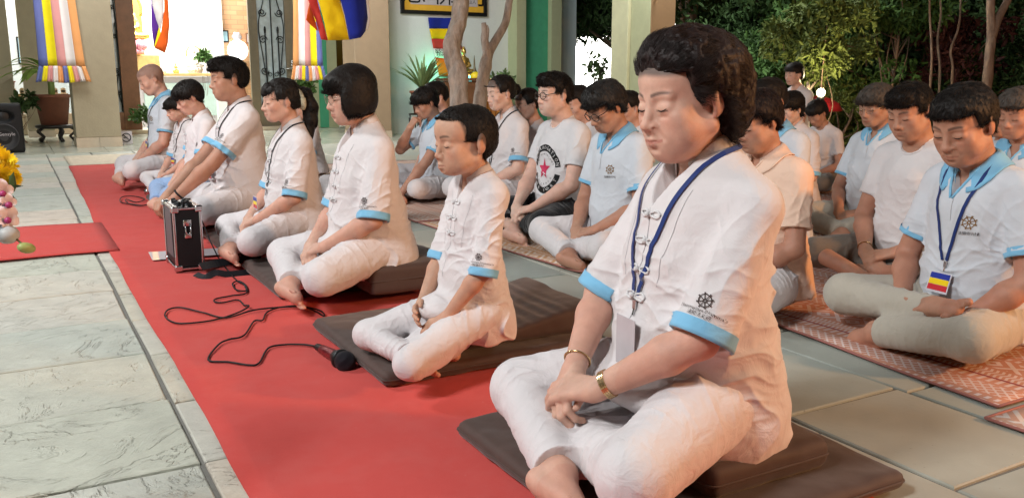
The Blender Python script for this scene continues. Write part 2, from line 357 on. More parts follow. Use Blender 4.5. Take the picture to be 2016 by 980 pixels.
def head_prims(F, fr, s):
    w = s.wid; c = s.cheek; ad = 1-s.child
    F.ell((0,.014,.028), (.073*w,.093,.083), fr, k=.02)
    F.ell((0,-.022,-.03), (.060*w,.062,.074-.004*s.child), fr, k=.03)
    F.ell((0,-.043,.048), (.057*w,.042,.040), fr, k=.03)
    F.ell((0,-.062+.004*s.child,-.089+.013*s.child), (.024*s.jaw,.021,.018), fr, k=.022)
    if s.child: F.ell((0,-.045,.035), (.064*w,.044,.05), fr, k=.03)
    for q in (-1,1):
        F.cone((q*.053*w*s.jaw,.004,-.055), (q*.022,-.058,-.088+.006*s.child), .016, .014, fr, k=.03)
        F.ell((q*.041*w,-.058,-.027), (.024*c,.020*c,.022*c), fr, k=.022)
        if s.fat or s.child: F.ell((q*.042*w,-.042,-.058), (.025*c,.027*c,.026*c), fr, k=.025)
        F.cone((q*.014,-.0795+.0015*s.fem,.018), (q*.044*w,-.0705+.001*s.fem,.017), .0082-.0014*s.fem-.002*s.child, .0072-.001*s.fem, fr, k=.016)
    if s.fat: F.ell((0,-.035,-.098), (.035,.035,.018), fr, k=.03)
    for q in (-1,1):
        F.ell((q*.0315*w,-.0985,.001), (.0205,.0150,.0118), fr, k=.018, op='s')
        F.ell((q*.0322*w,-.0715,-.0035), (.0205,.0135,.0125), fr, k=.008)
        if s.age: F.ell((q*.032*w,-.083,-.0205), (.015,.004,.0025), fr, k=.005, op='s')
    n = s.nose
    F.cone((0,-.0805,.010), (0,-.0965-.004*(n-1),-.028), .0075, .0100*n, fr, k=.014)
    F.ell((0,-.1015-.004*(n-1)*3,-.0345), (.0118*n,.0105*n,.0095), fr, k=.008)
    for q in (-1,1):
        F.ell((q*.0138*n,-.0920,-.0375), (.0085*n,.0100,.0080), fr, k=.006)
    F.ell((0,-.0735,-.064), (.036,.0195,.027), fr, k=.024)
    for q in (-1,1):
        F.ell((q*.0068*n,-.0995,-.0450), (.0036,.0048,.0034), fr, k=.002, op='s')
        F.cone((q*.0045,-.0945,-.0625), (q*.0275,-.0790,-.0640), .0050, .0022, fr, k=.004)
        F.cone((q*.005,-.0925,-.0722), (q*.0235,-.0800,-.0672), .0064, .0028, fr, k=.0045)
        if s.age > .3:
            F.cone((q*.0185,-.0955,-.040), (q*.034,-.0860,-.062), .0022, .0010, fr, k=.009, op='s')
            F.cone((q*.018,-.0905,-.016), (q*.042*w,-.083,-.020), .0022, .002, fr, k=.006, op='s')
    F.cone((-.026,-.0850,-.0650), (0,-.0992,-.0668), .0009, .0009, fr, k=.003, op='s'); F.cone((.026,-.0850,-.0650), (0,-.0992,-.0668), .0009, .0009, fr, k=.003, op='s')
    F.ell((0,-.0935,-.083), (.012,.0045,.003), fr, k=.012, op='s')
    for q in (-1,1):                            # ears
        R = rotz(q*.35) @ rotx(-.12)
        F.ell((q*.0765*w,.016,-.004), (.0085,.0185,.0315), fr, R=R, k=.005)
        F.ell((q*.0868*w,.019,.001), (.0068,.0085,.0175), fr, R=R, k=.003, op='s')
        F.ell((q*.0765*w,.008,-.008), (.006,.005,.009), fr, R=R, k=.004)
        F.ell((q*.0745*w,.008,-.030), (.006,.008,.009), fr, R=R, k=.005)
def skel(s):
    T = Fr(rotx(s.lean), (0,0,s.sh+.10)); o = type('o', (), {})(); o.T = T
    o.HP = T((0,-.020,.578-.018*s.child-s.nkl-.008*s.fem)); Rh = T.R @ rotz(s.hy) @ roty(s.roll) @ rotx(s.nod)
    o.H = Fr(Rh, o.HP-Rh @ V3(0,.012,-.072)*s.hs, s.hs)
    o.hip = {}; o.knee = {}; o.ank = {}; o.S = {}; o.E = {}; o.Wr = {}
    hz = s.sh+.09
    for q in (-1,1):
        o.S[q] = T((q*.162*s.sw,.012,.432-.022*s.fem-.01*s.fat)); o.Wr[q] = np.array(s.WL if q > 0 else s.WR, float)+V3(0,0,s.sh-.08)*.6
        o.E[q] = ik(o.S[q], o.Wr[q], s.ls, s.lf, ((q*s.pole[0], s.pole[1], s.pole[2]) if q > 0 or s.polR is None else s.polR)); o.hip[q] = V3(q*.09,-.01,hz)
        o.knee[q] = V3(q*s.kw,-.32,.122)
    o.ank[1] = V3(-.08,-.26,.06); o.ank[-1] = V3(.085,-.385,.062); o.toe = {1: V3(-.9,.12,-.05), -1: V3(.85,.25,-.12)}; o.sole = {1: V3(-.1,.35,-.6), -1: V3(.3,-.8,-.35)}
    if s.legs == 'lotus':
        o.knee[1] = V3(.30,-.30,.12); o.ank[1] = V3(-.10,-.36,.06); o.ank[-1] = V3(.065,-.255,.150); o.toe[-1] = V3(.95,-.12,.10); o.sole[-1] = V3(.1,-.7,.7); o.knee[-1] = V3(-.30,-.32,.14)
        o.toe[1] = V3(-.9,-.1,-.1)
    if s.legs == 'fold':                        # knees forward, shins tucked back under
        o.knee[1] = V3(.20,-.36,.085); o.knee[-1] = V3(-.22,-.36,.085); o.ank[1] = V3(.02,-.12,.06); o.ank[-1] = V3(.05,-.30,.06); o.toe[-1] = V3(.5,.7,-.1)
    if s.legs == 'floor':                       # one knee raised a little
        o.knee[1] = V3(.27,-.35,.20)
    if hasattr(s, 'over'):
        for k_, v in s.over.items(): getattr(o, k_)[v[0]] = V3(*v[1])
    return o
def torso_prims(F, s, o, e=0, k=.03):
    T = o.T; f = s.fat; sw = s.sw; m = 1-.20*s.child
    F.ell((0,.01,sh0(s)), (.160*m+.015*f,.120*m+.02*f,.115), k=k, e=e)
    F.ell((0,-.005-.02*f,.12), (.130*m+.03*f,.098*m+.03*f,.15), T, k=k, e=e)
    F.ell((0,.0,.30), (.148*sw*m/.9*.9+.008*f,.104*m/.86*.86+.012*f,.165), T, k=k, e=e)
    if s.fem:
        for q in (-1,1): F.ell((q*.062,-.078-.01*f,.265), (.056,.050,.054), T, k=.035, e=e)
    dz = .022*s.fem+.01*s.fat
    for q in (-1,1): F.cone((q*.02,.014,.440), (q*.125*sw,.014,.434-dz), .052, .050, T, k=k, e=e)
    for q in (-1,1): F.cone((0,.018,.492), (q*.12*sw,.018,.446-dz), .044, .038, T, k=k, e=e)
def sh0(s): return s.sh+.10
def body_mesh(s, o):
    F = Field((-.46,-.62,-.01), (.46,.24,s.sh+1.02), s.h)
    torso_prims(F, s, o); T = o.T
    nk = .052-.008*s.fem-.006*s.child+.006*s.fat
    F.cone(T((0,.018,.47)), o.H((0,.022,-.045)), nk+.004, nk, k=.03)
    for q in (-1,1):
        F.cone(o.S[q], o.E[q], .050-.006*s.fem-.012*s.child, .039-.006*s.child, k=.02)
        m = o.E[q]*.7+o.Wr[q]*.3; a = .042-.004*s.fem-.008*s.child+.003*s.fat
        F.cone(o.E[q], m, .037-.006*s.child, a, k=.015); F.cone(m, o.Wr[q], a, .0245-.003*s.child, k=.015)
        fl = hand_frame(o.Wr[q], s.FL if q > 0 else s.FR, s.BL if q > 0 else s.BR)
        F.ell((0,0,0), (.028,.027,.019), fl, k=.015)
        hand(F, fl, q, s.CL if q > 0 else s.CR, thumb=s.TL if q > 0 else s.TR, s=1-.12*s.child+.0*s.fem)
        cm = .88-.22*s.child; F.cone(o.hip[q], o.knee[q], .075*cm, .05*cm, k=.03); F.cone(o.knee[q], o.ank[q], .048*cm, .03*cm, k=.02)
        foot(F, o.ank[q], o.toe[q], o.sole[q], -q if s.legs != 'lotus' else q, s=.95-.15*s.child, toes=s.h < .0045)
    head_prims(F, o.H, s)
    P, Q = F.mesh(1); return P, Q
def skin_attrs(ob, P, s, o):
    L = o.H.inv(P); x, y, z = L[:,0], L[:,1], L[:,2]; ax = np.abs(x)/s.wid; front = y < -.055
    lip = np.exp(-((z+.0670-3.0*ax**2)/(.0068-.0035*np.clip(ax/.022,0,1)))**4)*(ax < .0275)*(y < -.074)
    zb = .0205+.0055*np.sin(np.clip((ax-.010)/.040,0,1)*2.4); wz = (.0042-.0014*s.fem)*s.brows*(1-.5*np.clip((ax-.03)/.025,0,1))
    brow = np.exp(-((z-zb)/wz)**4)*smoothstep(ax,.009,.014)*(1-smoothstep(ax,.046,.054))*(y < -.045)
    lash = np.exp(-((z-(-.0085+.10*(ax-.0315)**2*30))/.0016)**2)*(np.abs(ax-.0315) < .0155)*(y < -.07)*.85
    flush = (np.exp(-((ax-.042)/.018)**2-((z+.03)/.018)**2)+.8*np.exp(-(ax/.014)**2-((z+.036)/.014)**2)+.6*(np.abs(x) > .074))*(1+0*front)
    attr(ob, 'lip', lip*(.55+.45*s.fem)); attr(ob, 'brow', np.maximum(brow*.8, lash)); attr(ob, 'flush', np.clip(flush,0,1))
    st = np.zeros(len(P))
    if s.hair != 'bob':
        hq = HLP.get(s.hair, (None,-.02,-.06)); st = smoothstep(hairline(x, y, z, s.zf if hq[0] is None else hq[0], hq[1], hq[2]), -.006, .006)*(.55 if s.hair == 'shaved' else .85)
    attr(ob, 'stubble', st)
def hairline(x, y, z, zf, side=-.02, nape=-.06):
    A = z-zf+np.abs(x)*.12; zl = .006+(nape-.006)*np.clip((y-.018)/.03, 0, 1)
    B = np.minimum((y-side)+z*.25, z-zl); return np.maximum(A, B)
HLP = {'boy':(None,-.030,-.075),'perm':(.062,-.026,-.10),'crop':(.036,-.040,-.075),'bangs':(.026,-.03,-.06),'pony':(None,-.035,-.055),'bun':(None,-.035,-.055)}
def hair_mesh(s, o):
    hh = s.hh or s.h*.7; c = o.H.t; F = Field(c-V3(.17,.19,.30), c+V3(.17,.21,.19), hh); H = o.H; st = s.hair; g = (lambda x,y,z: -hairline(x,y,z,s.zf)); w = s.wid
    if st in ('short','fade','boy','gray'):
        t = {'short':.010,'fade':.004,'boy':.003,'gray':.014}[st]
        F.ell((0,.014,.030), (.0745*w+t,.094+t,.082+t), H)
        F.ell((0,.030,-.005), (.066*w+t,.072+t,.062), H, k=.02)
        if st == 'fade': F.ell((0,-.008,.062), (.068*w,.083,.060), H, k=.02); F.ell((.0,-.062,.088), (.052,.032,.026), H, k=.02)
        if st == 'short': F.ell((0,-.02,.060), (.066*w,.074,.062), H, k=.02)
        if st == 'boy': F.ell((0,-.030,.060), (.060*w,.054,.046), H, k=.02)
        if st == 'gray': F.ell((0,-.03,.066), (.062*w,.068,.060), H, k=.03)
        F.local(lambda x,y,z: -hairline(x,y,z,s.zf,side=-.030 if st == 'boy' else -.022,nape=-.075 if st == 'boy' else -.06), H, k=.006)
    elif st == 'bangs':
        F.ell((0,.012,.032), (.088*w,.106,.094), H); F.ell((0,.030,-.0), (.076*w,.08,.066), H, k=.02); F.ell((0,-.055,.055), (.070*w,.046,.046), H, k=.02)
        F.local(lambda x,y,z: -hairline(x,y,z,.026,side=-.03), H, k=.008)
    elif st == 'bob':
        F.ell((0,.016,.034), (.092*w,.108,.092), H); F.ell((0,.022,-.028), (.096*w,.092,.085), H, k=.03); F.ell((.074*w,-.018,-.03), (.020,.052,.078), H, k=.02); F.ell((-.074*w,-.018,-.03), (.020,.052,.078), H, k=.02); F.ell((0,-.05,.055), (.074*w,.050,.046), H, k=.02)
        F.local(lambda x,y,z: -(z+.088+.15*y), H, k=.012)
        F.local(lambda x,y,z: -(np.maximum(np.maximum(y+.058-.10*z, np.abs(x)*.6-.038+.0*z), z-.018)), H, k=.008)
    elif st in ('pony','bun'):
        F.ell((0,.015,.032), (.084*w,.102,.088), H); F.ell((0,.032,-.004), (.078*w,.078,.062), H, k=.02)
        F.local(lambda x,y,z: -hairline(x,y,z,s.zf,side=-.035,nape=-.055), H, k=.008)
        if st == 'pony': F.ell((0,-.052,.058), (.060,.044,.040), H, k=.012)
    elif st == 'perm':
        F.ell((0,.028,.046), (.095*w,.112,.086), H); F.ell((0,.055,.0), (.094,.088,.088), H, k=.03); F.ell((0,.075,-.045), (.070,.055,.060), H, k=.03)
        F.ell((0,-.004,.092), (.072,.072,.046), H, k=.03); F.ell((.05,.0,.06), (.045,.062,.05), H, k=.02); F.ell((-.05,.0,.06), (.045,.062,.05), H, k=.02)
        F.local(lambda x,y,z: -hairline(x,y,z,.066,side=-.026,nape=-.10)+0*x, H, k=.010)
    elif st == 'crop':                          # short woman's cut with side hair in front of the ears
        F.ell((0,.016,.034), (.090*w,.108,.092), H); F.ell((0,.036,-.015), (.084*w,.080,.075), H, k=.02); F.ell((0,-.045,.060), (.066*w,.050,.046), H, k=.02)
        F.local(lambda x,y,z: -hairline(x,y,z,.036,side=-.040,nape=-.075), H, k=.008)
    tw = {'perm':.050,'bob':0,'crop':.016,'pony':.014,'bun':.014,'bangs':.012,'gray':.018,'fade':.014,'boy':.012}.get(st, .012)
    if tw:
        K = Field(c-V3(.17,.19,.30), c+V3(.17,.21,.19), hh); K.ell((0,.014,.028), (.073*w,.093,.083), H, e=.0028); K.ell((0,-.043,.048), (.057*w,.042,.040), H, k=.03, e=.0028); K.ell((0,.030,-.02), (.064*w,.066,.062), H, k=.03, e=.0028)
        W_ = Field(c-V3(.17,.19,.30), c+V3(.17,.21,.19), hh); hp_ = HLP.get(st, (s.zf,-.022,-.06)); zf_ = s.zf if hp_[0] is None else hp_[0]
        W_.local(lambda x,y,z: hairline(x,y,z,zf_,side=hp_[1],nape=hp_[2]), H); w_ = smoothstep(W_.d/s.hs, 0, tw)**.55; fr_ = smoothstep(w_, 0, 1)
        F.d = np.where(K.d > F.d, K.d*(1-fr_)+F.d*fr_, F.d).astype(f32); F.d = np.maximum(F.d, np.where(W_.d < 0, -W_.d, -1)).astype(f32)
        if st == 'pony':
            pts = [(0,.085,.035),(0,.135,.02),(.0,.155,-.05),(.0,.145,-.13),(.01,.12,-.20),(.01,.10,-.25)]; r = [.022,.036,.042,.038,.026,.010]
            for a, b, ra, rb in zip(pts, pts[1:], r, r[1:]): F.cone(a, b, ra, rb, H, k=.012)
        if st == 'bun': F.ell((0,.120,.005), (.034,.030,.034), H, k=.006)
    P, Q = F.mesh(1)
    if not len(P): return P, Q, None
    N = vnormals(P, Q); L = o.H.inv(P)
    amp = {'perm':.0045,'bob':.0012,'boy':.0012}.get(st, .003)
    fl = flow(L, N @ o.H.R, st) @ o.H.R.T
    P2 = P+N*(amp*fbm(np.stack([L[:,0]*40, L[:,1]*40, L[:,2]*26], 1), 5)+amp*.6*vnoise(L*110, 9))[:,None]
    return P2, Q, N
def flow(L, NL, st):
    if st == 'perm': d = np.stack([L[:,0]*2+.15, np.full(len(L), .9), np.where(L[:,1] < -.02, .35, -.25)-.8*(L[:,1] > .06)-.3*(L[:,2] < .03)], 1)
    elif st in ('pony','bun'): d = np.array([0,.10,.03 if st == 'pony' else 0.])-L; m = L[:,1] > .10; d[m] = [0,.0,-1]; f = (L[:,1] < -.03)&(L[:,2] < .075); d[f] = np.stack([L[f,0]*2, L[f,1]*0-.2, L[f,2]*0-.5], 1)
    elif st == 'gray': d = np.stack([L[:,0]*6+.2, -.3+L[:,1]*5, -.6+L[:,2]*2], 1)
    else: d = L-np.array([.012,.050,.135]); d[:,2] -= .04
    d = d-NL*np.sum(d*NL, 1)[:,None]; return d/np.maximum(np.linalg.norm(d, axis=1), 1e-6)[:,None]
def strands(P, Q, N, s, o, n, rng):
    C = P[Q].mean(1); A = np.linalg.norm(np.cross(P[Q[:,2]]-P[Q[:,0]], P[Q[:,3]]-P[Q[:,1]]), axis=1)
    hp_ = HLP.get(s.hair, (s.zf,-.022,-.06)); zf_ = s.zf if hp_[0] is None else hp_[0]; LC = o.H.inv(C); hm = hairline(LC[:,0], LC[:,1], LC[:,2], zf_, hp_[1], hp_[2]); A = A*(1+2.5*(hm < .014)*(s.hair != 'bob'))
    i = rng.choice(len(Q), n, p=A/A.sum()); R0 = C[i]; NN = N[Q[i,0]]; LL = o.H.inv(R0); d = flow(LL, NN @ o.H.R, s.hair)
    st = s.hair; jit = {'perm':.24,'bob':.05,'gray':.5,'boy':.22,'pony':.12,'bun':.08,'fade':.45}.get(st, .3)
    ws = 20 if st == 'perm' else 45; cl_ = np.stack([vnoise(LL*ws, 31+i_) for i_ in range(3)], 1)*(1.3 if st == 'perm' else 1.5); d = d+jit*(cl_+rng.normal(0, .25, d.shape)); d = d @ o.H.R.T; d -= NN*np.sum(d*NN, 1)[:,None]; d /= np.maximum(np.linalg.norm(d, axis=1), 1e-6)[:,None]
    ln = {'perm':.042,'bob':.032,'boy':.016,'pony':.035,'bun':.03,'fade':.024,'short':.02,'gray':.03,'bangs':.035,'crop':.04}.get(st, .03)*rng.uniform(.6,1.25,n)
    lift = {'perm':.0015,'bob':.0008,'boy':.004,'pony':.0003,'bun':.0,'fade':.009,'gray':.006}.get(st, .004)*rng.uniform(-.2,1.3,n); curl = {'perm':.5,'gray':.4}.get(st, .15)
    rad = s.hr if hasattr(s, 'hr') else .0007; m = 5; pts = []
    side = np.cross(NN, d); cph = rng.uniform(0, 6.28, n)
    for j in range(m):
        t = j/(m-1); L_ = ln*t; p = R0+d*L_[:,None]-NN*((L_**2)/(2*.10))[:,None]+NN*(lift*t-.0015)[:,None]+side*(np.sin(cph+t*3)*curl*.006)[:,None]; pts.append(p)
    out = []
    for j in range(m):
        r = rad*(1-j/(m-1))**.6+.00012
        for a in range(3): an = 2*math.pi*a/3; out.append(pts[j]+(NN*math.cos(an)+side*math.sin(an))*r*np.array([1.]))
    V = np.stack(out, 1).reshape(-1, 3); base = (np.arange(n)*m*3)[:,None]; F = []
    for j in range(m-1):
        for a in range(3): F.append(base+np.array([[j*3+a, j*3+(a+1)%3, (j+1)*3+(a+1)%3, (j+1)*3+a]]))
    return V, np.concatenate(F)
def wrinkle(P, N, sets, seed=0):
    D = np.zeros(len(P)); wob = fbm(P*6+seed, seed+3, 2); wob2 = vnoise(P*14, seed+1); br = smoothstep(fbm(P*np.array([9,9,7])+5, seed+11, 2), -.45, .55)
    for c, u, rad, lam, amp in sets:
        c = np.asarray(c, float); u = nrm(u); q = P-c; r = np.linalg.norm(q, axis=1)/rad; m = r < 1.7
        if not m.any(): continue
        ph = (q[m] @ u)/lam*3.1416*.8+3.0*wob[m]+.8*wob2[m]
        wv = (1-np.abs(np.sin(ph)))**1.9
        D[m] += amp*1.05*np.exp(-(r[m]**2)*1.4)*(wv*1.6-.45)*(.25+.9*br[m])
    return P+N*D[:,None]
def shirt_mesh(s, o):
    T = o.T; h = s.h; F = Field((-.36,-.36,.02), (.36,.26,s.sh+.74), h); kd = s.shirt
    e = .011 if kd != 'tee' else .009; m = 1-.22*s.child; f = s.fat
    sl = s.sleeve or {'chinese':.97,'polo':.70,'tee':.62}[kd]; o.cuff = {}
    for q in (-1,1):
        S, E = o.S[q], o.E[q]; a = nrm(E-S); L = np.linalg.norm(E-S)
        r0, r1 = (.058,.066) if kd == 'chinese' else (.057,.060)
        if s.fem: r0 -= .007
        r0 -= .014*s.child; r1 -= .012*s.child; end = S+a*L*sl
        dn = V3(0,0,-.008)
        F.cone(S-a*.0, end+dn+a*.03, r0, r1, k=.035)
        fr = o.cuff[q] = Fr(np.stack([nrm(np.cross(a,[0,1,.3])), nrm(np.cross(a, np.cross(a,[0,1,.3]))), a], 1), end+dn)
        F.plane((0,0,0), (0,0,1), fr, c=fr((0,0,.06)), r=np.full(3,.07)) if False else None
        fn = lambda x,y,z: -np.maximum(-z, np.sqrt(x*x+y*y)-.115)
        F.local(fn, fr, c=fr((0,0,.06)), r=np.full(3,.14), op='i')
        if h < .0045: F.cone(end+dn-a*.055, end+dn+a*.03, r0-.007, r1-.007, op='s')
        o.cr = (r0, r1)
    torso_prims(F, s, o, e, k=.034)
    if kd != 'tee':
        F.cone((0,-.004,.34), (0,-.012-.02*f,.10), .135*m*s.sw+.01*f, .165*m+.02*f, T, k=.04, e=e, flat=((0,1,0),.80))
        F.cone(T((0,-.01,.10)), (0,.012,s.sh+.045), .165*m+.02*f, .190*m+.02*f, k=.04, e=e, flat=((0,1,0),.86))
    else:
        F.cone((0,-.004,.30), (0,-.012-.02*f,.05), .132*m*s.sw+.012*f, .155*m+.02*f, T, k=.04, e=e, flat=((0,1,0),.82))
    if kd == 'chinese':                         # skirt of the shirt over the lap and behind
        F.ell((0,-.115,s.sh+.105), (.15*m,.115,.045), k=.04, e=e)
        F.cone((0,.04,s.sh+.10), (0,.10,s.sh-.01), .13*m, .135*m, k=.04, e=.006, flat=((0,1,0),.50))
    F.plane((0,0,s.sh+(-.035 if kd == 'chinese' else .03)), (0,0,-1), k=.004)
    NB = T((0,.012,.505)); nd = nrm(o.H((0,.02,-.05))-T((0,.018,.47)))
    F.plane(NB+nd*.012, nd, k=.006, c=NB+nd*.05, r=np.array([.1,.1,.06]))
    o.vd = .105 if kd == 'chinese' and not s.child else (.085 if kd != 'tee' else 0); V = o.vd*getattr(s, 'vs', 1.)
    if V:                                        # V opening at the front
        F.local(lambda x,y,z: -np.maximum(np.maximum(np.abs(x)-np.clip((z-(.50-V))*.5, -.05, .045), y+.02), -(z-.38)), T, k=.003, c=T((0,-.08,.47)), r=np.array([.07,.09,.12]))
    else: F.ell((0,-.045,.520), (.062,.055,.058), T, k=.004, op='s')
    P, Q = F.mesh(1); N = vnormals(P, Q); sets = []
    am = 1-.3*(kd == 'polo')
    for q in (-1,1):
        S, E = o.S[q], o.E[q]; a = nrm(E-S); sets += [(E*.8+S*.2, a+V3(0,.4,0), .10, .034, .009*am), (S*.5+E*.5, a*.6+V3(q*.2,.8,.2), .12, .045, .006*am), (T((q*.12,-.05,.33)), (q*.6,0,1), .10, .04, .0045*am)]
    sets += [(T((0,-.08,.10)), (.25,0,1), .19, .06, .010*am), (T((.10,-.03,.13)), (-.7,.2,1), .15, .05, .009*am), (T((-.10,-.03,.15)), (.7,.2,1), .15, .05, .009*am), (T((0,-.1,.30)), (1,0,.25), .14, .07, .004*am), (T((.06,.1,.2)), (.3,.3,1), .2, .07, .008*am), ((.13,.05,s.sh+.03), (.8,.6,.1), .17, .05, .008)]
    P = wrinkle(P, N, sets, s.seed); P += N*(.0022*fbm(P*16, s.seed)[:,None])
    return P, Q
def pants_mesh(s, o):
    F = Field((-.46,-.60,-.01), (.46,.24,s.sh+.30), s.h); e = .010; f = s.fat; m = 1-.22*s.child
    F.ell((0,.0,s.sh+.09), (.165*m+.02*f,.13*m+.02*f,.095), k=.03, e=.008)
    F.ell((0,-.15,.085), (.15*m,.13,.055), k=.05)
    pk = s.pants; end = {'shorts':.0,'crop':.62}.get(s.plen, .93)
    F0 = F
    for q in (-1,1):
        F = Field((-.46,-.60,-.01), (.46,.24,s.sh+.30), s.h)
        F.cone(o.hip[q], o.knee[q], (.090+.010*f)*m, (.060+.003*f)*m, k=.035, e=e)
        if end > 0:
            A = o.knee[q]*(1-end)+o.ank[q]*end; F.cone(o.knee[q], A, .056*m, .044*m, k=.03, e=e*.9)
            a = nrm(o.ank[q]-o.knee[q]); 
            F.local(lambda x,y,z: -np.maximum(-z, np.sqrt(x*x+y*y)-.09), Fr(np.stack([nrm(np.cross(a,[0,0,1])), np.cross(a, nrm(np.cross(a,[0,0,1]))), a], 1), A), c=A+a*.07, r=np.full(3,.11), op='i')
        kk = .035; h_ = np.maximum(kk-np.abs(F0.d-F.d), 0)/kk; F0.d = (np.minimum(F0.d, F.d)-h_*h_*kk*.25).astype(f32)
    F = F0
    F.plane((0,0,.004), (0,0,-1), k=.006)
    F.cone(o.knee[1]*.9+o.hip[1]*.1+V3(0,0,-.045), o.knee[1]*.6+o.hip[1]*.4+V3(0,0,-.05), .03, .04, k=.03)
    P, Q = F.mesh(1); N = vnormals(P, Q); sets = []
    for q in (-1,1):
        K, Hh, An = o.knee[q], o.hip[q], o.ank[q]; a = nrm(K-Hh); b = nrm(An-K)
        sets += [(K*.35+Hh*.65+V3(0,0,.05), a, .13, .042, .010), (Hh+V3(q*.03,-.05,.02), (q*.8,.5,-.2), .13, .04, .010), (K*.75+An*.25, b+V3(0,.2,.1), .10, .034, .007), (An*.75+K*.25, b, .10, .030, .010), (K+V3(-q*.05,.05,-.02), a*.5+b, .11, .036, .008)]
    P = wrinkle(P, N, [(c_, u_, r_, l_, a_*(.72-.25*s.child)) for c_, u_, r_, l_, a_ in sets], s.seed+7); P += N*(.002*fbm(P*14, s.seed+2)[:,None]); P[:,2] = np.maximum(P[:,2], .003); return P, Q
class Proj:                                     # lays flat shapes onto a mesh by ray casting
    def __init__(s, P, Q): s.b = BVHTree.FromPolygons([tuple(p) for p in P], [tuple(int(i) for i in q) for q in Q])
    def hit(s, p, d, off=.0015):
        l, n, i, t = s.b.ray_cast(Vector(p), Vector(d))
        return None if l is None else np.array(l)+np.array(n)*off*(1 if n.dot(Vector(d)) < 0 else -1)
    def near(s, p, off=.0015):
        l, n, i, t = s.b.find_nearest(Vector(p)); v = Vector(p)-l
        return np.array(l)+np.array(n)*off
def subdiv_poly(P2, F, maxe):
    bm = bmesh.new(); vs = [bm.verts.new((p[0],p[1],0)) for p in P2]
    for f in F:
        try: bm.faces.new([vs[i] for i in f])
        except ValueError: pass
    bmesh.ops.triangulate(bm, faces=list(bm.faces))
    for _ in range(3):
        es = [e for e in bm.edges if e.calc_length() > maxe]
        if not es: break
        bmesh.ops.subdivide_edges(bm, edges=es, cuts=1)
    bmesh.ops.triangulate(bm, faces=list(bm.faces)); bm.verts.index_update()
    r = np.array([v.co[:2] for v in bm.verts]), [tuple(v.index for v in f.verts) for f in bm.faces]; bm.free(); return r
def decal(name, P2, F, fr, proj, mat, parent, off=.0015, maxe=.012):
    """P2 in metres in the frame's xy; frame z points out of the surface"""
    P2, F = subdiv_poly(P2, F, maxe); out = []; d = -fr.R[:,2]
    for p in P2:
        w = fr((p[0], p[1], .10)); h_ = proj.hit(w, d, off)
        out.append(h_ if h_ is not None else fr((p[0], p[1], 0)))
    me = mesh_obj(name, np.array(out), F, mat, parent, True); return me
TXT = {}
def text_geo(txt, res=2):
    if (txt, res) in TXT: return TXT[txt, res]
    cu = bpy.data.curves.new('t', 'FONT'); cu.body = txt; cu.size = 1; cu.align_x = 'CENTER'; cu.align_y = 'CENTER'; cu.resolution_u = res
    ob = bpy.data.objects.new('t', cu); COL.objects.link(ob); dg = bpy.context.evaluated_depsgraph_get(); dg.update(); me = bpy.data.meshes.new_from_object(ob.evaluated_get(dg))
    r = np.array([v.co[:2] for v in me.vertices]).reshape(-1,2), [tuple(p.vertices) for p in me.polygons]
    bpy.data.objects.remove(ob); bpy.data.curves.remove(cu); bpy.data.meshes.remove(me); TXT[txt, res] = r; return r
def wheel_geo(R=1., spokes=8):
    P = []; F = []; n = 32
    def ring(a, b):
        o_ = len(P)
        for i in range(n): t = 2*math.pi*i/n; P.append((a*math.cos(t), a*math.sin(t))); P.append((b*math.cos(t), b*math.sin(t)))
        for i in range(n): j = (i+1)%n; F.append((o_+2*i, o_+2*j, o_+2*j+1, o_+2*i+1))
    ring(R*.70, R*.82); ring(R*.12, R*.26)
    for k in range(spokes):
        t = 2*math.pi*k/spokes+.39; c, s_ = math.cos(t), math.sin(t)
        for a, b, w, w2 in ((.24,.72,.055,.055),(.80,1.0,.06,.12)):
            o_ = len(P); P.extend([(R*(a*c-w*s_), R*(a*s_+w*c)), (R*(a*c+w*s_), R*(a*s_-w*c)), (R*(b*c+w2*s_), R*(b*s_-w2*c)), (R*(b*c-w2*s_), R*(b*s_+w2*c))]); F.append((o_,o_+1,o_+2,o_+3))
    return np.array(P), F
def ribbon(name, pts, nrmv, w, th, mat, parent):
    mb = MB(); pts = np.asarray(pts); m = len(pts); T = np.gradient(pts, axis=0); P = []
    for i in range(m):
        t = nrm(T[i]); n = nrm(nrmv[i]); b = nrm(np.cross(t, n)); n = np.cross(b, t)
        for sx, sn in ((-1,0),(1,0),(1,1),(-1,1)): P.append(pts[i]+b*sx*w/2+n*sn*th)
    F = [(i*4+j, i*4+(j+1)%4, i*4+4+(j+1)%4, i*4+4+j) for i in range(m-1) for j in range(4)]+[(3,2,1,0), tuple((m-1)*4+j for j in range(4))]
    mb.add(P, F); return mb.build(name, mat, parent)
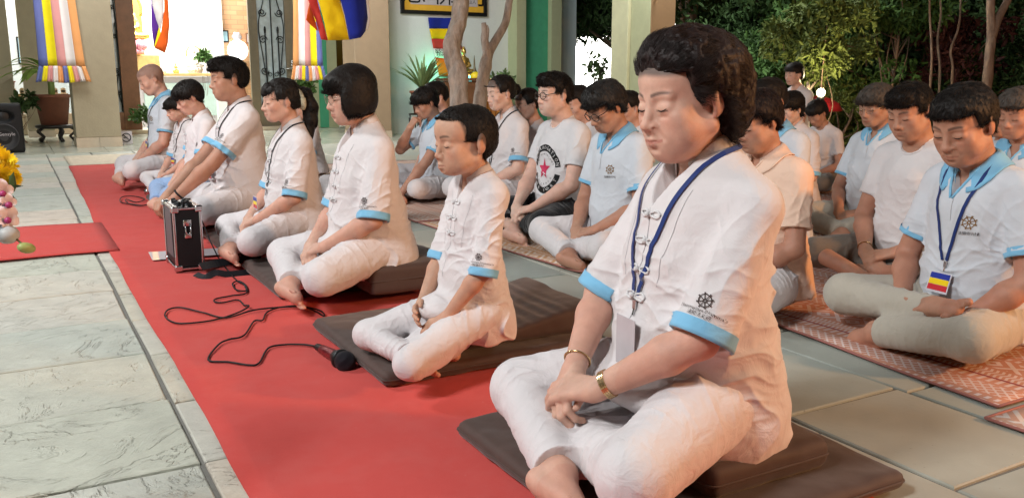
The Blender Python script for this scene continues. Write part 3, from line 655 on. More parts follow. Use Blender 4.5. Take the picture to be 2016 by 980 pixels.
def person(x, y, label, group=None, **kw):
    s = type('S', (), dict(DEF))(); s.plen = 'long'; s.seed = int(abs(x*131+y*977)) % 1000
    for k_, v in kw.items(): setattr(s, k_, v)
    rng = np.random.default_rng(s.seed)
    if s.h > .0028 and not s.child: s.wid *= rng.uniform(.96,1.05); s.jaw *= rng.uniform(.88,1.12); s.nose *= rng.uniform(.92,1.1); s.cheek *= rng.uniform(.9,1.15); s.brows *= rng.uniform(.8,1.2)
    s.strands = int(s.strands*1.5) if s.h > .0028 else s.strands
    o = skel(s)
    P, Q = body_mesh(s, o); body_cache[id(s)] = (P, Q); b = mesh_obj('person', P, Q, M[s.skin]); skin_attrs(b, P, s, o)
    b.location = (x, y, s.z0 if hasattr(s, 'z0') else 0); b.rotation_euler = (0,0,math.radians(-90+s.yaw)); b.scale = (s.sc,)*3; tag(b, label, 'person', group)
    if s.hair != 'shaved':
        hp, hq, hn = hair_mesh(s, o)
        if len(hp):
            if s.strands:
                sv, sf = strands(hp, hq, hn, s, o, s.strands, rng); hq2 = np.concatenate([hq, sf+len(hp)]); hp = np.concatenate([hp, sv])
            else: hq2 = hq
            mesh_obj('hair', hp, hq2, M[s.haircol], b)
    pp, pq = pants_mesh(s, o); mesh_obj({'shorts':'shorts'}.get(s.plen, 'trousers'), pp, pq, M[s.pants], b)
    sp, sq = shirt_mesh(s, o); sh_ = mesh_obj('shirt', sp, sq, M[s.scol], b); pr = Proj(sp, sq); T = o.T; Rw = T.R
    s.proj = pr; s.o = o; s.b = b; s.shirt_ob = sh_
    # neckline trims
    if s.shirt in ('polo','chinese'):
        col = s.cuff if s.shirt == 'polo' else s.scol; blue = s.shirt == 'polo'
        a0 = T((0,.018,.47)); a1 = o.H((0,.02,-.05)); nd = nrm(a1-a0); X_ = nrm(T.R[:,0]-nd*(T.R[:,0] @ nd)); Y_ = np.cross(nd, X_)
        C0 = a0+nd*.040; nkr = (.057-.008*s.fem-.01*s.child+.006*s.fat); nphi = 33; rows = []; op = .36
        for i in range(nphi):
            ph = -math.pi/2+op+(2*math.pi-2*op)*i/(nphi-1); fr_ = max(0, -math.sin(ph)); dv = X_*math.cos(ph)+Y_*math.sin(ph)
            drop = .030*fr_**1.5; top = C0+nd*(.028-drop)+dv*(nkr+.003+.004*fr_**4)
            if blue:
                out = []
                for j in range(6):
                    t = j/5; ln = .048+.020*fr_**3; p = top+dv*(.006+.040*t)*(1)-nd*(.002+ln*t*1.0)
                    q_ = pr.near(p, .004+.003*(1-t)); out.append(p*(1-t**.7)+q_*(t**.7) if t > 0 else top)
                rows.append([top-dv*.006-nd*.02]+out)
            else:
                rows.append([C0-nd*(.012+drop*1.3)+dv*(nkr+.008+.010*fr_**4), top+nd*.002, top+dv*.004, C0-nd*(.012+drop*1.3)+dv*(nkr+.014+.010*fr_**4)])
        nr = len(rows[0]); Pc = np.array(rows).reshape(-1,3); Fc = [(i*nr+j, i*nr+j+1, (i+1)*nr+j+1, (i+1)*nr+j) for i in range(nphi-1) for j in range(nr-1)]
        co = mesh_obj('collar', Pc, Fc, M[col], b); md = co.modifiers.new('s', 'SOLIDIFY'); md.thickness = .003; md.offset = 1
    if s.shirt == 'tee' and s.h < .008:
        pts = []; 
        for i in range(41):
            a_ = 2*math.pi*i/40; pts.append(pr.near(T((.066*math.sin(a_)*.95, .0-.085*math.cos(a_)+.01, .505-.055*math.cos(a_)*.7)), .0))
        MB().tube(pts, .0045, 6, caps=False).build('neckband', M[s.scol], b, True)
    # cuffs
    if s.shirt in ('polo','chinese') and s.cuff:
        r0, r1 = o.cr
        for q in (-1,1):
            fr = o.cuff[q]; n_ = 64; wd = .030 if s.shirt == 'chinese' else .016; P_ = []
            for z_ in (-wd, -.75*wd, -.5*wd, -.25*wd, .001):
                for i in range(n_):
                    a_ = 2*math.pi*i/n_; dv = V3(math.cos(a_), math.sin(a_), 0); ds = fr((0,0,z_)); wv = fr.R @ dv
                    hit = pr.hit(fr((dv[0]*.13, dv[1]*.13, min(z_, -.004))), -wv, .0042); r_ = r1+.004
                    if hit is not None:
                        rr = np.linalg.norm(hit-fr((0,0,min(z_,-.004)))); r_ = rr if rr < r1+.016 else r1+.005
                    P_.append(ds+wv*max(r_, r1-.008))
            P_ = np.array(P_).reshape(5, n_, 3)
            in_ = np.array([fr((0,0,.001))+(p-fr((0,0,.001)))*.90 for p in P_[4]]); in2 = np.array([fr((0,0,-.03))+(p-fr((0,0,.001)))*.88 for p in P_[4]])
            A_ = np.concatenate([P_.reshape(-1,3), in_, in2]); Fs = [(j*n_+i, j*n_+(i+1)%n_, (j+1)*n_+(i+1)%n_, (j+1)*n_+i) for j in range(6) for i in range(n_)]
            mesh_obj('cuff', A_, Fs, M[s.cuff], b)
    fmat = M['trim_'+('white' if s.scol in ('white','cream') else 'white')]
    if s.shirt == 'chinese' and s.h < .0075:    # knotted buttons and placket seam
        V = o.vd*getattr(s, 'vs', 1.); nb = 3 if not s.fem else 4
        mb = MB(); zs = np.arange(nb)*.058; nn = T.R @ V3(0,-1,0)
        for z_ in zs:
            zc = .50-V-.012-z_; c0 = pr.hit(T((0,-.35,zc)), T.R @ V3(0,1,0), .003)
            if c0 is None: continue
            mb = MB(); mb.sphere(c0+nn*.004, .0065, n=8)
            for q in (-1,1):
                lp = []
                for i in range(13):
                    a_ = 2*math.pi*i/12; xx = q*(.020+.016*math.cos(a_)); zz = zc+.0055*math.sin(a_)*(1+.4*(math.cos(a_)*q > 0)); h_ = pr.hit(T((xx,-.35,zz)), T.R @ V3(0,1,0), .002); lp.append(h_ if h_ is not None else c0)
                mb.tube(lp, .0030, 5, caps=False)
            mb.build('knot_button', M['trim_white'], b, True)
        sm = []
        for z_ in np.linspace(.50-V, .12, 30):
            h_ = pr.hit(T((0,-.35,z_)), T.R @ V3(0,1,0), .0006)
            if h_ is not None: sm.append(h_)
        if len(sm) > 3: MB().tube(sm, .0009, 4).build('placket_seam', M['seam'], b, True)
        if s.h < .0045:
            for q in (-1,1):
                sm = [pr.hit(T(p), T.R @ V3(0,1,0), .0006) for p in [(q*(.085-.02*t), -.35, .44-.20*t) for t in np.linspace(0,1,24)]]
                sm = [p for p in sm if p is not None]; MB().tube(sm, .0007, 4).build('princess_seam', M['seam'], b, True)
    if s.shirt == 'polo':
        V = o.vd; sm = []
        for q in (-1,1):
            sm = []
            for z_ in np.linspace(.505, .50-V-.0, 10): 
                h_ = pr.hit(T((q*(max((z_-(.50-V))*.5,0)+.004),-.35,z_)), T.R @ V3(0,1,0), .002)
                if h_ is not None: sm.append(h_)
            if len(sm) > 2: MB().tube(sm, .0045, 6).build('placket_edge', M[s.cuff], b, True)
        sm = [pr.hit(T((0,-.35,z_)), T.R @ V3(0,1,0), .0008) for z_ in np.linspace(.50-V, .50-V-.07, 12)]; sm = [p for p in sm if p is not None]
        if len(sm) > 3: ribbon('placket', sm, [T.R @ V3(0,-1,0)]*len(sm), .022, .001, M[s.scol], b); MB().tube(np.array(sm)+(T.R @ V3(.010,-.001,0)), .0009, 4).build('placket_seam', M['seam'], b, True)
    # sleeve emblem: dark wheel over two lines of writing (left sleeve faces the camera)
    if getattr(s, 'emblem', None) and s.shirt == 'chinese':
        fr = o.cuff[1]; ax = fr.R[:,2]; vd = nrm(s.emblem); vd = nrm(vd-ax*(vd @ ax)); xr = np.cross(-ax, vd)
        base = Fr(np.stack([xr, -ax, vd], 1), fr((0,0,0))); r0, r1 = o.cr
        def D(nm, geo, sc_, dx, dy, mat, rr=0):
            P2, F_ = geo; P2 = P2*sc_ @ np.array([[math.cos(rr), math.sin(rr)],[-math.sin(rr), math.cos(rr)]])+[dx, dy]
            decal(nm, P2, F_, base, pr, M[mat], b, off=.0028, maxe=.008)
        D('wheel_emblem', wheel_geo(), .0165*(1-.15*s.child), 0, .066, 'emblem'); 
        if s.h < .006: D('sleeve_lettering', text_geo('Dhammavijaya Dhamma\'s', 1), .0095, 0, .046, 'emblem'); D('sleeve_lettering', text_geo('法轮法义行', 1), .010, 0, .036, 'emblem')
    if s.shirt == 'polo' and getattr(s, 'badge', True):
        fr = Fr(np.stack([Rw[:,0], Rw[:,2], -Rw[:,1]], 1), T((.072,-.16,.345)))
        P2, F_ = wheel_geo(); decal('wheel_emblem', P2*.023, F_, fr, pr, M['gold_print'], b, maxe=.02)
        if s.h < .008: P2, F_ = text_geo('法錦修行社', 1); decal('shirt_lettering', P2*.0125+[0,-.036], F_, fr, pr, M['emblem'], b, off=.0028, maxe=.012)
    # lashes
    H = o.H
    if s.h < .0065:
        mb = MB()
        for q in (-1,1):
            pts = []
            for t in np.linspace(-1, 1, 9):
                xx = q*.0315*s.wid+t*.0152; zz = -.0085+.0045*t*t; k_ = 1-((xx-q*.0322*s.wid)/.0205)**2-((zz+.0035)/.0125)**2; yy = -.0715-.0135*math.sqrt(max(k_, 0.05))-.0004; pts.append(H((xx, yy, zz)))
            mb.tube(pts, [.0004,.0009,.0012,.0013,.0013,.0013,.0012,.0009,.0004], 5)
        mb.build('eyelashes', M['hair'], b, True)
    if s.glasses:
        mb = MB(); r = .0011 if s.glasses == 'wire' else .0022; gy = -.101
        for q in (-1,1):
            pts = [H((q*.033+.0235*math.cos(a)*(1+.0*math.cos(2*a)), gy+.10*0+abs(math.cos(a)*.0235+q*.033)**2*2.4, .000+.0185*math.sin(a)-.002)) for a in np.linspace(0, 2*math.pi, 25)]
            mb.tube(pts, r, 6, caps=False); mb.tube([H((q*.056, -.094, .004)), H((q*.074*s.wid, -.07, .006)), H((q*.078*s.wid, -.02, .008)), H((q*.078*s.wid,.012,.010)), H((q*.078*s.wid,.025,-.002))], r, 6)
        mb.tube([H((-.011,gy,.002)), H((0,gy-.002,.006)), H((.011,gy,.002))], r, 6)
        mb.build('glasses', M['glasses_'+s.glasses], b, True)
    if s.lanyard:
        cm, low, card = s.lanyard
        dn = T.R @ V3(0,1,0); out = -dn; knots = [(.0,.058,.535),(.045,.045,.533),(.072,.0,.515)]; L_ = []
        for q in (-1,1):
            pts = []; nn = []
            for p in [(0,.070,.520),(q*.035,.066,.520),(q*.062,.040,.512),(q*.076,.0,.500)]: pts.append(pr.near(T(p), .0025)); nn.append(pts[-1]-T((0,.0,.46)))
            for t in np.linspace(.08, 1, 22):
                xx = q*(.074*(1-t)+.004); zz = .49-(.49-low)*t; h_ = pr.hit(T((xx,-.36,zz)), dn, .003)
                if h_ is not None: pts.append(h_); nn.append(out+T.R @ V3(q*(1-t)*.5,0,.6*(1-t)))
            P3 = np.array(pts); P3[4:] = np.array([P3[max(i-2,0):i+3].mean(0) for i in range(4, len(P3))]); P3[:-4] = np.array([pr.near(p, .0035) for p in P3[:-4]]); P3 = catmull(P3, 2); nn = np.repeat(np.array(nn), 2, axis=0)[:len(P3)]
            ly = ribbon('lanyard', P3, nn, .0105 if cm == 'navy' else .008, .0015, M[cm], b)
        e = T((0,0,0))*0+P3[-1]+out*.004
        cl = MB().box(e-V3(0,0,.012), (.012,.004,.022), bev=.001).tube([e-V3(0,0,.02), e-V3(0,.003,.035)], .003, 6).build('clip', M['chrome'], b)
        ct = e-V3(0,.004,.034); bh = max([-(h_)[1] for h_ in [pr.hit(ct+V3(xx,-.4,-zz), V3(0,1,0), .004) for xx in (-.03,0,.03) for zz in (0,.04,.07,.10)] if h_ is not None]+[-ct[1]]); ct[1] = -bh-.003; n_c = nrm(V3(0,-1,.15)); w_, h_ = (.075,.11) if card == 'white' else (.080,.070)
        a_ = getattr(s, 'card_tilt', (0,0)); R_ = rotz(a_[0]) @ rotx(a_[1])
        cd = MB().box(ct+R_ @ V3(0,0,-h_/2-.004), (w_,.0016,h_), R_, bev=.0004).build('name_card', M['card_'+('white' if card == 'white' else 'holder')], b)
        if card != 'white':
            for i, cc in enumerate(('flag_blue','flag_yellow','flag_red')):
                MB().box(ct+R_ @ V3(0,-.0014,-.008-h_*(.14+.28*i)), (w_*.9,.0006,h_*.27), R_).build('colour_band', M[cc], cd)
    return s

PH = lambda px, py: None
_F = V3(math.sin(R_(YAW))*math.cos(R_(PITCH)), math.cos(R_(YAW))*math.cos(R_(PITCH)), -math.sin(R_(PITCH))); _Rt = V3(math.cos(R_(YAW)), -math.sin(R_(YAW)), 0); _U = np.cross(_Rt, _F); CAMP = V3(0,0,H_CAM)
def _ray(px, py): return _F*F_PX+_Rt*(px-1008)-_U*(py-490)
def G(px, py, z=0.): r = _ray(px, py); return CAMP+r*(z-H_CAM)/r[2]
def onX(px, py, X): r = _ray(px, py); return CAMP+r*X/r[0]
def onY(px, py, Y): r = _ray(px, py); return CAMP+r*Y/r[1]
def put(px, cy, X, label, group=None, **kw):
    """stand a person so that the middle of the head is at X on this line of sight; returns the person"""
    t = onX(px, cy, X); s = type('S', (), dict(DEF))()
    for k_, v in kw.items(): setattr(s, k_, v)
    o = skel(s); hl = o.H.t; zb = kw.pop('zb', .008); sc = (t[2]-zb)/hl[2]; th = math.radians(-90+s.yaw); loc = t[:2]-(rotz(th) @ hl)[:2]*sc
    kw['sc'] = sc; kw['z0'] = zb

    return person(loc[0], loc[1], label, group, **kw)
M = {}
def defs():
    W_ = (.68,.64,.65,1)
    for n, c, g in (('skin','#CDA491',.46),('skin_tan','#B48A74',.46),('skin_boy','#C0967E',.48),('skin_dark','#8A573C',.42),('skin_pale','#DAB7A6',.48),('skin_red','#B78A74',.42)): M[n] = skin_mat('skin', c, g)
    M['white'] = cloth_mat('white_cotton', W_, wr=.30); M['cream'] = cloth_mat('off_white_cotton', (.66,.63,.62,1)); M['white_trousers'] = cloth_mat('white_trouser_cotton', (.67,.635,.65,1), wr=.4)
    M['pique'] = cloth_mat('white_pique', (.62,.66,.72,1), wr=.22, weave=420); M['blue'] = cloth_mat('light_blue_cotton', '#7FBCE0', wr=.2); M['peach'] = cloth_mat('peach_cotton', '#E9C9B4'); M['teewhite'] = cloth_mat('white_jersey', (.66,.65,.67,1), wr=.3)
    M['beige'] = cloth_mat('beige_twill', '#B4AEA2', wr=.4); M['black'] = cloth_mat('black_cotton', '#17181C', wr=.4); M['jeans'] = cloth_mat('blue_denim', '#8FAAD0', wr=.4); M['navy_jeans'] = cloth_mat('navy_denim', '#1E2E4C', wr=.4); M['grey_shorts'] = cloth_mat('grey_twill', '#77716A', wr=.4)
    M['hair'] = hair_mat('black_hair', '#15110F'); M['hair_brown'] = hair_mat('dark_brown_hair', '#1C100E'); M['hair_grey'] = hair_mat('greying_hair', '#4A443F', .5); M['hair_salt'] = hair_mat('salt_and_pepper_hair', '#2C2A29', .45)
    M['trim_white'] = cloth_mat('white_cord', (.66,.65,.66,1), wr=.1); M['seam'] = plain('seam_thread', (.48,.47,.49,1), .8); M['emblem'] = plain('dark_brown_print', '#2A130D', .6); M['gold_print'] = plain('gold_brown_print', '#7A5518', .55)
    M['glasses_wire'] = plain('thin_metal', '#B8A999', .25, 1); M['glasses_black'] = plain('dark_acetate', '#1A1210', .25, coat=.3)
    M['navy'] = cloth_mat('navy_webbing', '#17306E', wr=.1, rough=.6); M['blacklan'] = cloth_mat('black_webbing', '#15161C', wr=.1, rough=.6); M['chrome'] = plain('steel', '#C9CBCE', .22, 1); M['gold'] = plain('gold_metal', '#D9B98A', .25, 1)
    M['card_white'] = plain('white_plastic_card', (.50,.47,.50,1), .35, coat=.3); M['card_holder'] = plain('clear_card_sleeve', '#C8C6D0', .25, coat=.5)
    M['flag_blue'] = cloth_mat('blue_flag_cloth', '#2A3A9C', wr=.2); M['flag_yellow'] = cloth_mat('yellow_flag_cloth', '#F2D21C', wr=.2); M['flag_red'] = cloth_mat('red_flag_cloth', '#C8313A', wr=.2)
defs()
# stubble on shaved skin
for n in ('skin','skin_tan','skin_boy','skin_dark','skin_pale','skin_red'):
    m = M[n]; nt = m.node_tree; b = nt.nodes['Principled BSDF']; src = b.inputs['Base Color'].links[0].from_socket
    a = nt.nodes.new('ShaderNodeAttribute'); a.attribute_name = 'stubble'; x = nt.nodes.new('ShaderNodeMix'); x.data_type = 'RGBA'
    nt.links.new(a.outputs['Fac'], x.inputs[0]); nt.links.new(src, x.inputs[6]); x.inputs[7].default_value = (.045,.036,.033,1); nt.links.new(x.outputs[2], b.inputs['Base Color'])
# ---------------------------------------------------------------- the people
FAST = False
NV, BL = 'navy', 'blacklan'
G1 = 'people meditating in the front row'; G2 = 'people meditating on the mats'
def ppl(h, **kw):
    if FAST: h = max(h, .009); kw['strands'] = 0
    return dict(h=h, **kw)
hero = put(1350, 194, 1.20, 'woman with short swept-back dark hair, navy lanyard with blank card, largest in front', G1, zb=.055, **ppl(.0026, hh=.0022, sh=.09, yaw=-6, hy=.02, nose=1.02, brows=1.35, wid=1.07, jaw=1.12, nkl=.022, sw=1.06, hs=1.06, nod=.17, lean=.02, roll=-.03, skin='skin', fem=1, fat=.65, age=.6, cheek=1.15, hair='perm', haircol='hair_brown', strands=19000,hr=.00055, shirt='chinese', emblem=(.5,-.9,.15), lanyard=(NV,.19,'white'), kw=.26,
    pole=(1,.05,-.7), WL=(.045,-.285,.21), WR=(-.075,-.275,.215), FL=(-.85,-.40,-.15), BL=(-.15,-.55,.8), FR=(.45,-.72,-.5), BR=(-.25,-.55,.75), CL=(.25,.45,.3), CR=(.6,.9,.6)))
boy = put(916, 278, 1.13, 'young boy with cropped black hair sitting on a raised brown cushion', G1, zb=.055, **ppl(.003, hh=.0022, sh=.115, child=1, hs=1.20, nod=.10, lean=-.02, skin='skin_boy', hair='boy', zf=.078, strands=14000, hr=.0007, shirt='chinese', emblem=(.5,-.9,.1), legs='fold', nkl=.012, nose=.82, cheek=1.12, jaw=1.0, kw=.2,
    pole=(1,.9,-.2), WL=(.12,-.175,.19), WR=(-.05,-.20,.20), FL=(-.45,-.75,-.45), BL=(.1,-.6,.8), FR=(.55,-.5,-.15), BR=(-.2,-.9,-.2), CL=(.35,.5,.3), CR=(.2,.3,.2), wid=1.05, sw=.88, ls=.27, lf=.225, sleeve=1.06))
bob = put(689, 186, 1.15, 'young woman with black bob haircut, fringe and thin-rimmed glasses', G1, zb=.055, **ppl(.0032, hh=.003, sh=.09, nod=.14, lean=.06, skin='skin', fem=1, fat=.5, hair='bob', strands=12000, hr=.0009, shirt='chinese', emblem=(.4,-.9,.1), glasses='wire', ))
pony = put(553, 198, 1.11, 'young woman with long black ponytail and fabric-covered hair clip', G1, zb=.055, **ppl(.004, hh=.0034, sh=.09, nod=.06, lean=.04, skin='skin', fem=1, hair='pony', strands=9000, hr=.001, shirt='chinese', emblem=(.3,-.9,.1), lanyard=(BL,.16,'holder')))
tall = put(450, 155, 1.08, 'tall teenage boy with thick black hair and black wristwatch, hands clasped over his knee', G1, zb=.055, **ppl(.0045, hh=.0038, sh=.07, nod=.08, lean=.03, skin='skin_tan', hair='fade', strands=7000, hr=.0011, shirt='chinese', emblem=(.2,-.9,.1), lanyard=(BL,.19,'holder'), sleeve=.72, WL=(.11,-.40,.19), WR=(-.03,-.42,.19), FL=(-.6,-.7,-.4), FR=(.6,-.7,-.4), fat=.2, lf=.27, ls=.31))
put(372, 192, 1.0, 'teenage boy with side-swept black fringe wearing pale blue jeans', G1, zb=.055, **ppl(.006, hh=.0045, sh=.06, nod=.35, lean=.08, skin='skin', hair='bangs', strands=3500, hr=.0016, shirt='chinese', emblem=(.2,-.9,.1), sleeve=.7, pants='jeans'))
put(347, 214, 1.06, 'small boy with a thin black lanyard seated between two bigger boys', G1, zb=.055, **ppl(.006, hh=.0045, sh=.06, child=.8, nod=.25, yaw=12, skin='skin', hair='bangs', strands=2500, hr=.0016, shirt='chinese', lanyard=(BL,.2,'holder'), sw=.85))
put(298, 156, 1.0, 'man with shaved head and light blue collar at the far end of the row', G1, zb=.055, **ppl(.006, sh=.06, nod=.35, lean=.08, skin='skin', hair='shaved', shirt='polo', lanyard=(BL,.2,'holder'), scol='pique'))
# rows on the mats behind
put(838, 202, 2.62, 'boy in white and blue polo rubbing his eyes with one hand', G2, **ppl(.006, hh=.005, sh=.02, nod=.3, lean=.10, skin='skin_tan', hair='bangs', strands=2500, hr=.0018, scol='pique', badge=False, WR=(-.03,-.24,.60), polR=(-.2,-1,-.8), FR=(.15,.5,.8), BR=(.2,-.9,.2), CR=(1.2,.9,.6), WL=(.16,-.42,.10), FL=(-.3,-.8,-.4)))
put(858, 190, 2.95, 'person with black hair mostly hidden behind the eye-rubbing boy', G2, **ppl(.009, sh=.02, nod=.2, skin='skin', hair='short', scol='pique', badge=False))
put(986, 183, 2.9, 'slim woman with dark hair in a low bun and black lanyard with colour-striped card', G2, **ppl(.005, hh=.004, sh=.04, nod=.12, skin='skin_pale', fem=1, hair='bun', strands=3500, hr=.0014, shirt='chinese', emblem=(.2,-.9,.1), sleeve=.8, lanyard=(BL,.16,'holder')))
put(1038, 205, 3.15, 'girl with round thin glasses in white printed T-shirt and navy jeans', G2, **ppl(.008, hh=.006, sh=.03, nod=.2, skin='skin', fem=1, hair='bun', strands=1500, hr=.002, shirt='tee', glasses='wire', pants='navy_jeans'))
star = put(1092, 185, 2.62, 'young man in white T-shirt printed with a red star inside black lettering', G2, **ppl(.004, hh=.0034, sh=.05, nod=.0, lean=.08, skin='skin_pale', fat=.6, hair='fade', strands=6000, hr=.0011, shirt='tee', scol='teewhite', glasses='black', pants='black', plen='crop', WL=(.10,-.28,.20), WR=(-.05,-.30,.19), sw=1.06, jaw=1.15, cheek=1.1))
put(1138, 203, 3.2, 'person with short dark hair seated behind the star T-shirt man', G2, **ppl(.008, sh=.03, nod=.3, skin='skin', hair='short', shirt='tee'))
put(1192, 210, 2.46, 'elderly man in blue-collared polo with dark-framed glasses, head bowed', G2, **ppl(.004, hh=.0034, sh=.03, nod=.42, lean=.12, skin='skin_tan', age=1, hair='gray', haircol='hair_salt', strands=7000, hr=.0011, scol='pique', glasses='black'))
put(1237, 212, 3.5, 'person with black hair peeking out behind the bowed elderly man', G2, **ppl(.009, sh=.03, nod=.2, skin='skin', hair='short', shirt='tee'))
put(1490, 238, 2.42, 'man in peach shirt with his face hidden by the front woman\'s hair', G2, **ppl(.005, hh=.004, sh=.03, nod=.30, lean=.06, skin='skin_red', hair='gray', haircol='hair_brown', strands=4000, hr=.0013, scol='peach', cuff='peach', badge=False, fat=.5))
put(1512, 200, 3.35, 'man with black hair and light blue collar behind the peach shirt', G2, **ppl(.007, sh=.03, nod=.2, skin='skin_tan', hair='short', scol='pique', fat=.5, badge=False))
put(1563, 146, 6.8, 'woman with short curly hair at the very back before the lit shrub', G2, **ppl(.011, sh=.25, nod=.1, skin='skin', fem=1, hair='crop', shirt='tee'))
put(1556, 213, 4.5, 'woman with black wavy hair smiling gently in chinese style shirt', G2, **ppl(.007, hh=.006, sh=.03, nod=.25, roll=.08, skin='skin_pale', fem=1, hair='crop', strands=1500, hr=.002, shirt='chinese', emblem=(.4,-.9,.1)))
put(1608, 223, 5.4, 'girl with straight black hair in white T-shirt looking down at the back', G2, **ppl(.009, sh=.03, nod=.5, lean=.15, skin='skin_tan', fem=1, hair='crop', shirt='tee', pants='grey_shorts'))
put(1724, 208, 4.1, 'older woman with short greying hair and thin glasses in blue-collared polo', G2, **ppl(.006, hh=.005, sh=.03, nod=.2, skin='skin_tan', fem=1, age=.7, hair='crop', haircol='hair_grey', strands=3000, hr=.0018, scol='pique', glasses='wire', badge=False, pants='beige'))
tee = put(1792, 218, 3.25, 'stocky man in plain white T-shirt and grey shorts with bare crossed legs', G2, **ppl(.0045, hh=.0038, sh=.03, nod=.28, lean=.10, skin='skin_tan', fat=.7, jaw=1.15, hair='fade', strands=6000, hr=.0011, shirt='tee', scol='teewhite', pants='grey_shorts', plen='shorts'))
old = put(1898, 244, 2.58, 'older man in white polo with light blue collar, striped card and open upturned palms', G2, **ppl(.0033, hh=.0028, sh=.03, nod=.24, lean=.18, yaw=-9, hy=.14, over={'knee':(1,(.24,-.31,.12))}, skin='skin_red', age=1, fat=.35, jaw=1.1, hair='short', zf=.062, hs=1.06, strands=9000, hr=.0009, scol='pique', pants='beige', legs='lotus', lanyard=(NV,.20,'holder'), nose=1.15,
    WL=(.13,-.25,.16), WR=(-.11,-.25,.17), FL=(-.95,-.25,-.05), FR=(.95,-.3,-.1), BL=(0,-.5,-.85), BR=(0,-.5,-.85), CL=(.2,.3,.2), CR=(.15,.25,.2), TL=1, TR=1, card_tilt=(.1,-.3)))
put(2005, 224, 3.9, 'grey-haired man in polo cut off by the right edge', G2, **ppl(.007, hh=.006, sh=.03, nod=.2, skin='skin_red', age=1, hair='gray', haircol='hair_grey', strands=1500, hr=.002, scol='pique', badge=False, pants='beige'))
put(1972, 236, 5.2, 'person with glasses low between the polo men at the right edge', G2, **ppl(.011, sh=.0, nod=.2, skin='skin_tan', hair='short', glasses='wire', shirt='tee'))
put(712, 208, 2.2, 'person hidden behind the bob-haired woman, only a white shoulder showing', G2, **ppl(.010, sh=.03, nod=.2, skin='skin', hair='short', shirt='tee'))
put(594, 214, 2.3, 'person in light blue cuffs hidden behind the ponytailed woman', G2, **ppl(.010, sh=.0, nod=.2, skin='skin', hair='short', shirt='chinese'))
# ---------------------------------------------------------------- the setting
rg = random.Random(7); RN = np.random.default_rng(7)
def Dp(px, py, z): return CAMP+_ray(px, py)/F_PX*z
def grid_mesh(name, xs, ys, zf, mat, parent=None, th=.004):
    X, Y = np.meshgrid(xs, ys, indexing='ij'); Z = zf(X, Y); n, m = X.shape; P = np.stack([X, Y, Z], -1).reshape(-1,3); P2 = P.copy(); P2[:,2] -= th
    F = [(i*m+j, (i+1)*m+j, (i+1)*m+j+1, i*m+j+1) for i in range(n-1) for j in range(m-1)]; k = n*m; F += [tuple(v+k for v in f[::-1]) for f in F]
    b = [i*m for i in range(n)]+[(n-1)*m+j for j in range(1,m)]+[i*m+m-1 for i in range(n-2,-1,-1)]+[j for j in range(m-2,0,-1)]
    F += [(b[i], b[i]+k, b[(i+1)%len(b)]+k, b[(i+1)%len(b)]) for i in range(len(b))]
    return mesh_obj(name, np.concatenate([P, P2]), F, mat, parent, True)
def slate(name, wet=0, tint=1.):
    t = NT(name); v = t.obj(); r = t.attr('rnd'); base = t.ramp(r, [(0,(.64,.56,.47,1)),(.22,(.50,.53,.44,1)),(.45,(.64,.59,.52,1)),(.62,(.46,.51,.45,1)),(.8,(.56,.54,.45,1)),(1,(.66,.56,.47,1))])
    off = t.add('VectorMath', props={'operation':'ADD'}, _0=v); o_ = t.add('CombineXYZ', X=t.math('MULTIPLY', r, 37.), Y=t.math('MULTIPLY', r, 11.)); t.t.links.new(o_, off.node.inputs[1])
    n1 = t.noise(2.1, 7, .62, vec=off); n1.node.inputs['Distortion'].default_value = 1.2
    st = t.ramp(n1, [(.30,0),(.42,.15),(.435,.40),(.55,.48),(.57,.72),(.8,1)])
    n2 = t.noise(34, 6, .65, vec=t.add('Mapping', Vector=off, Scale=(.55,1.5,1))); n3 = t.noise(9, 5, .6, vec=off)
    col = t.mix(t.ramp(n3, [(.3,0),(.72,1)]), scl((1,1,1),.78), (1,1,1,1)); c2 = t.mix(1., base, col, 'MULTIPLY')
    c2 = t.mix(t.math('MULTIPLY', t.ramp(n1, [(.426,0),(.434,1),(.440,0)]), .22), c2, (.16,.11,.075,1))
    c2 = t.mix(t.math('MULTIPLY', t.ramp(n2, [(.55,0),(.75,1)]), .30), c2, (.52,.52,.49,1))
    t.bump(t.math('ADD', t.math('MULTIPLY', n2, .30), t.math('MULTIPLY', st, .9)), 1., .016)
    t.set(Base_Color=c2, Roughness=t.ramp(n2, [(.3,.36),(.7,.62)]), Specular_IOR_Level=.5)
    return t.m
M['slate'] = slate('riven_slate'); M['grout'] = plain('mortar', (.17,.165,.15,1), .9, bump=.4)
t = NT('green_slate'); r = t.attr('rnd'); n3 = t.noise(7, 5, .6); n4 = t.noise(60, 5, .6); c = t.mix(1., t.ramp(r, [(0,(.42,.45,.40,1)),(.5,(.50,.49,.42,1)),(1,(.40,.45,.42,1))]), t.mix(n3, (.70,.70,.68,1), (1,1,1,1)), 'MULTIPLY'); c = t.mix(t.math('MULTIPLY', t.ramp(n4, [(.66,0),(.74,1)]), .5), c, (.10,.09,.07,1))
t.bump(t.math('ADD', t.math('MULTIPLY', n4, .3), n3), .35, .008); t.set(Base_Color=c, Roughness=t.ramp(n3, [(.3,.36),(.7,.6)])); M['green_slate'] = t.m
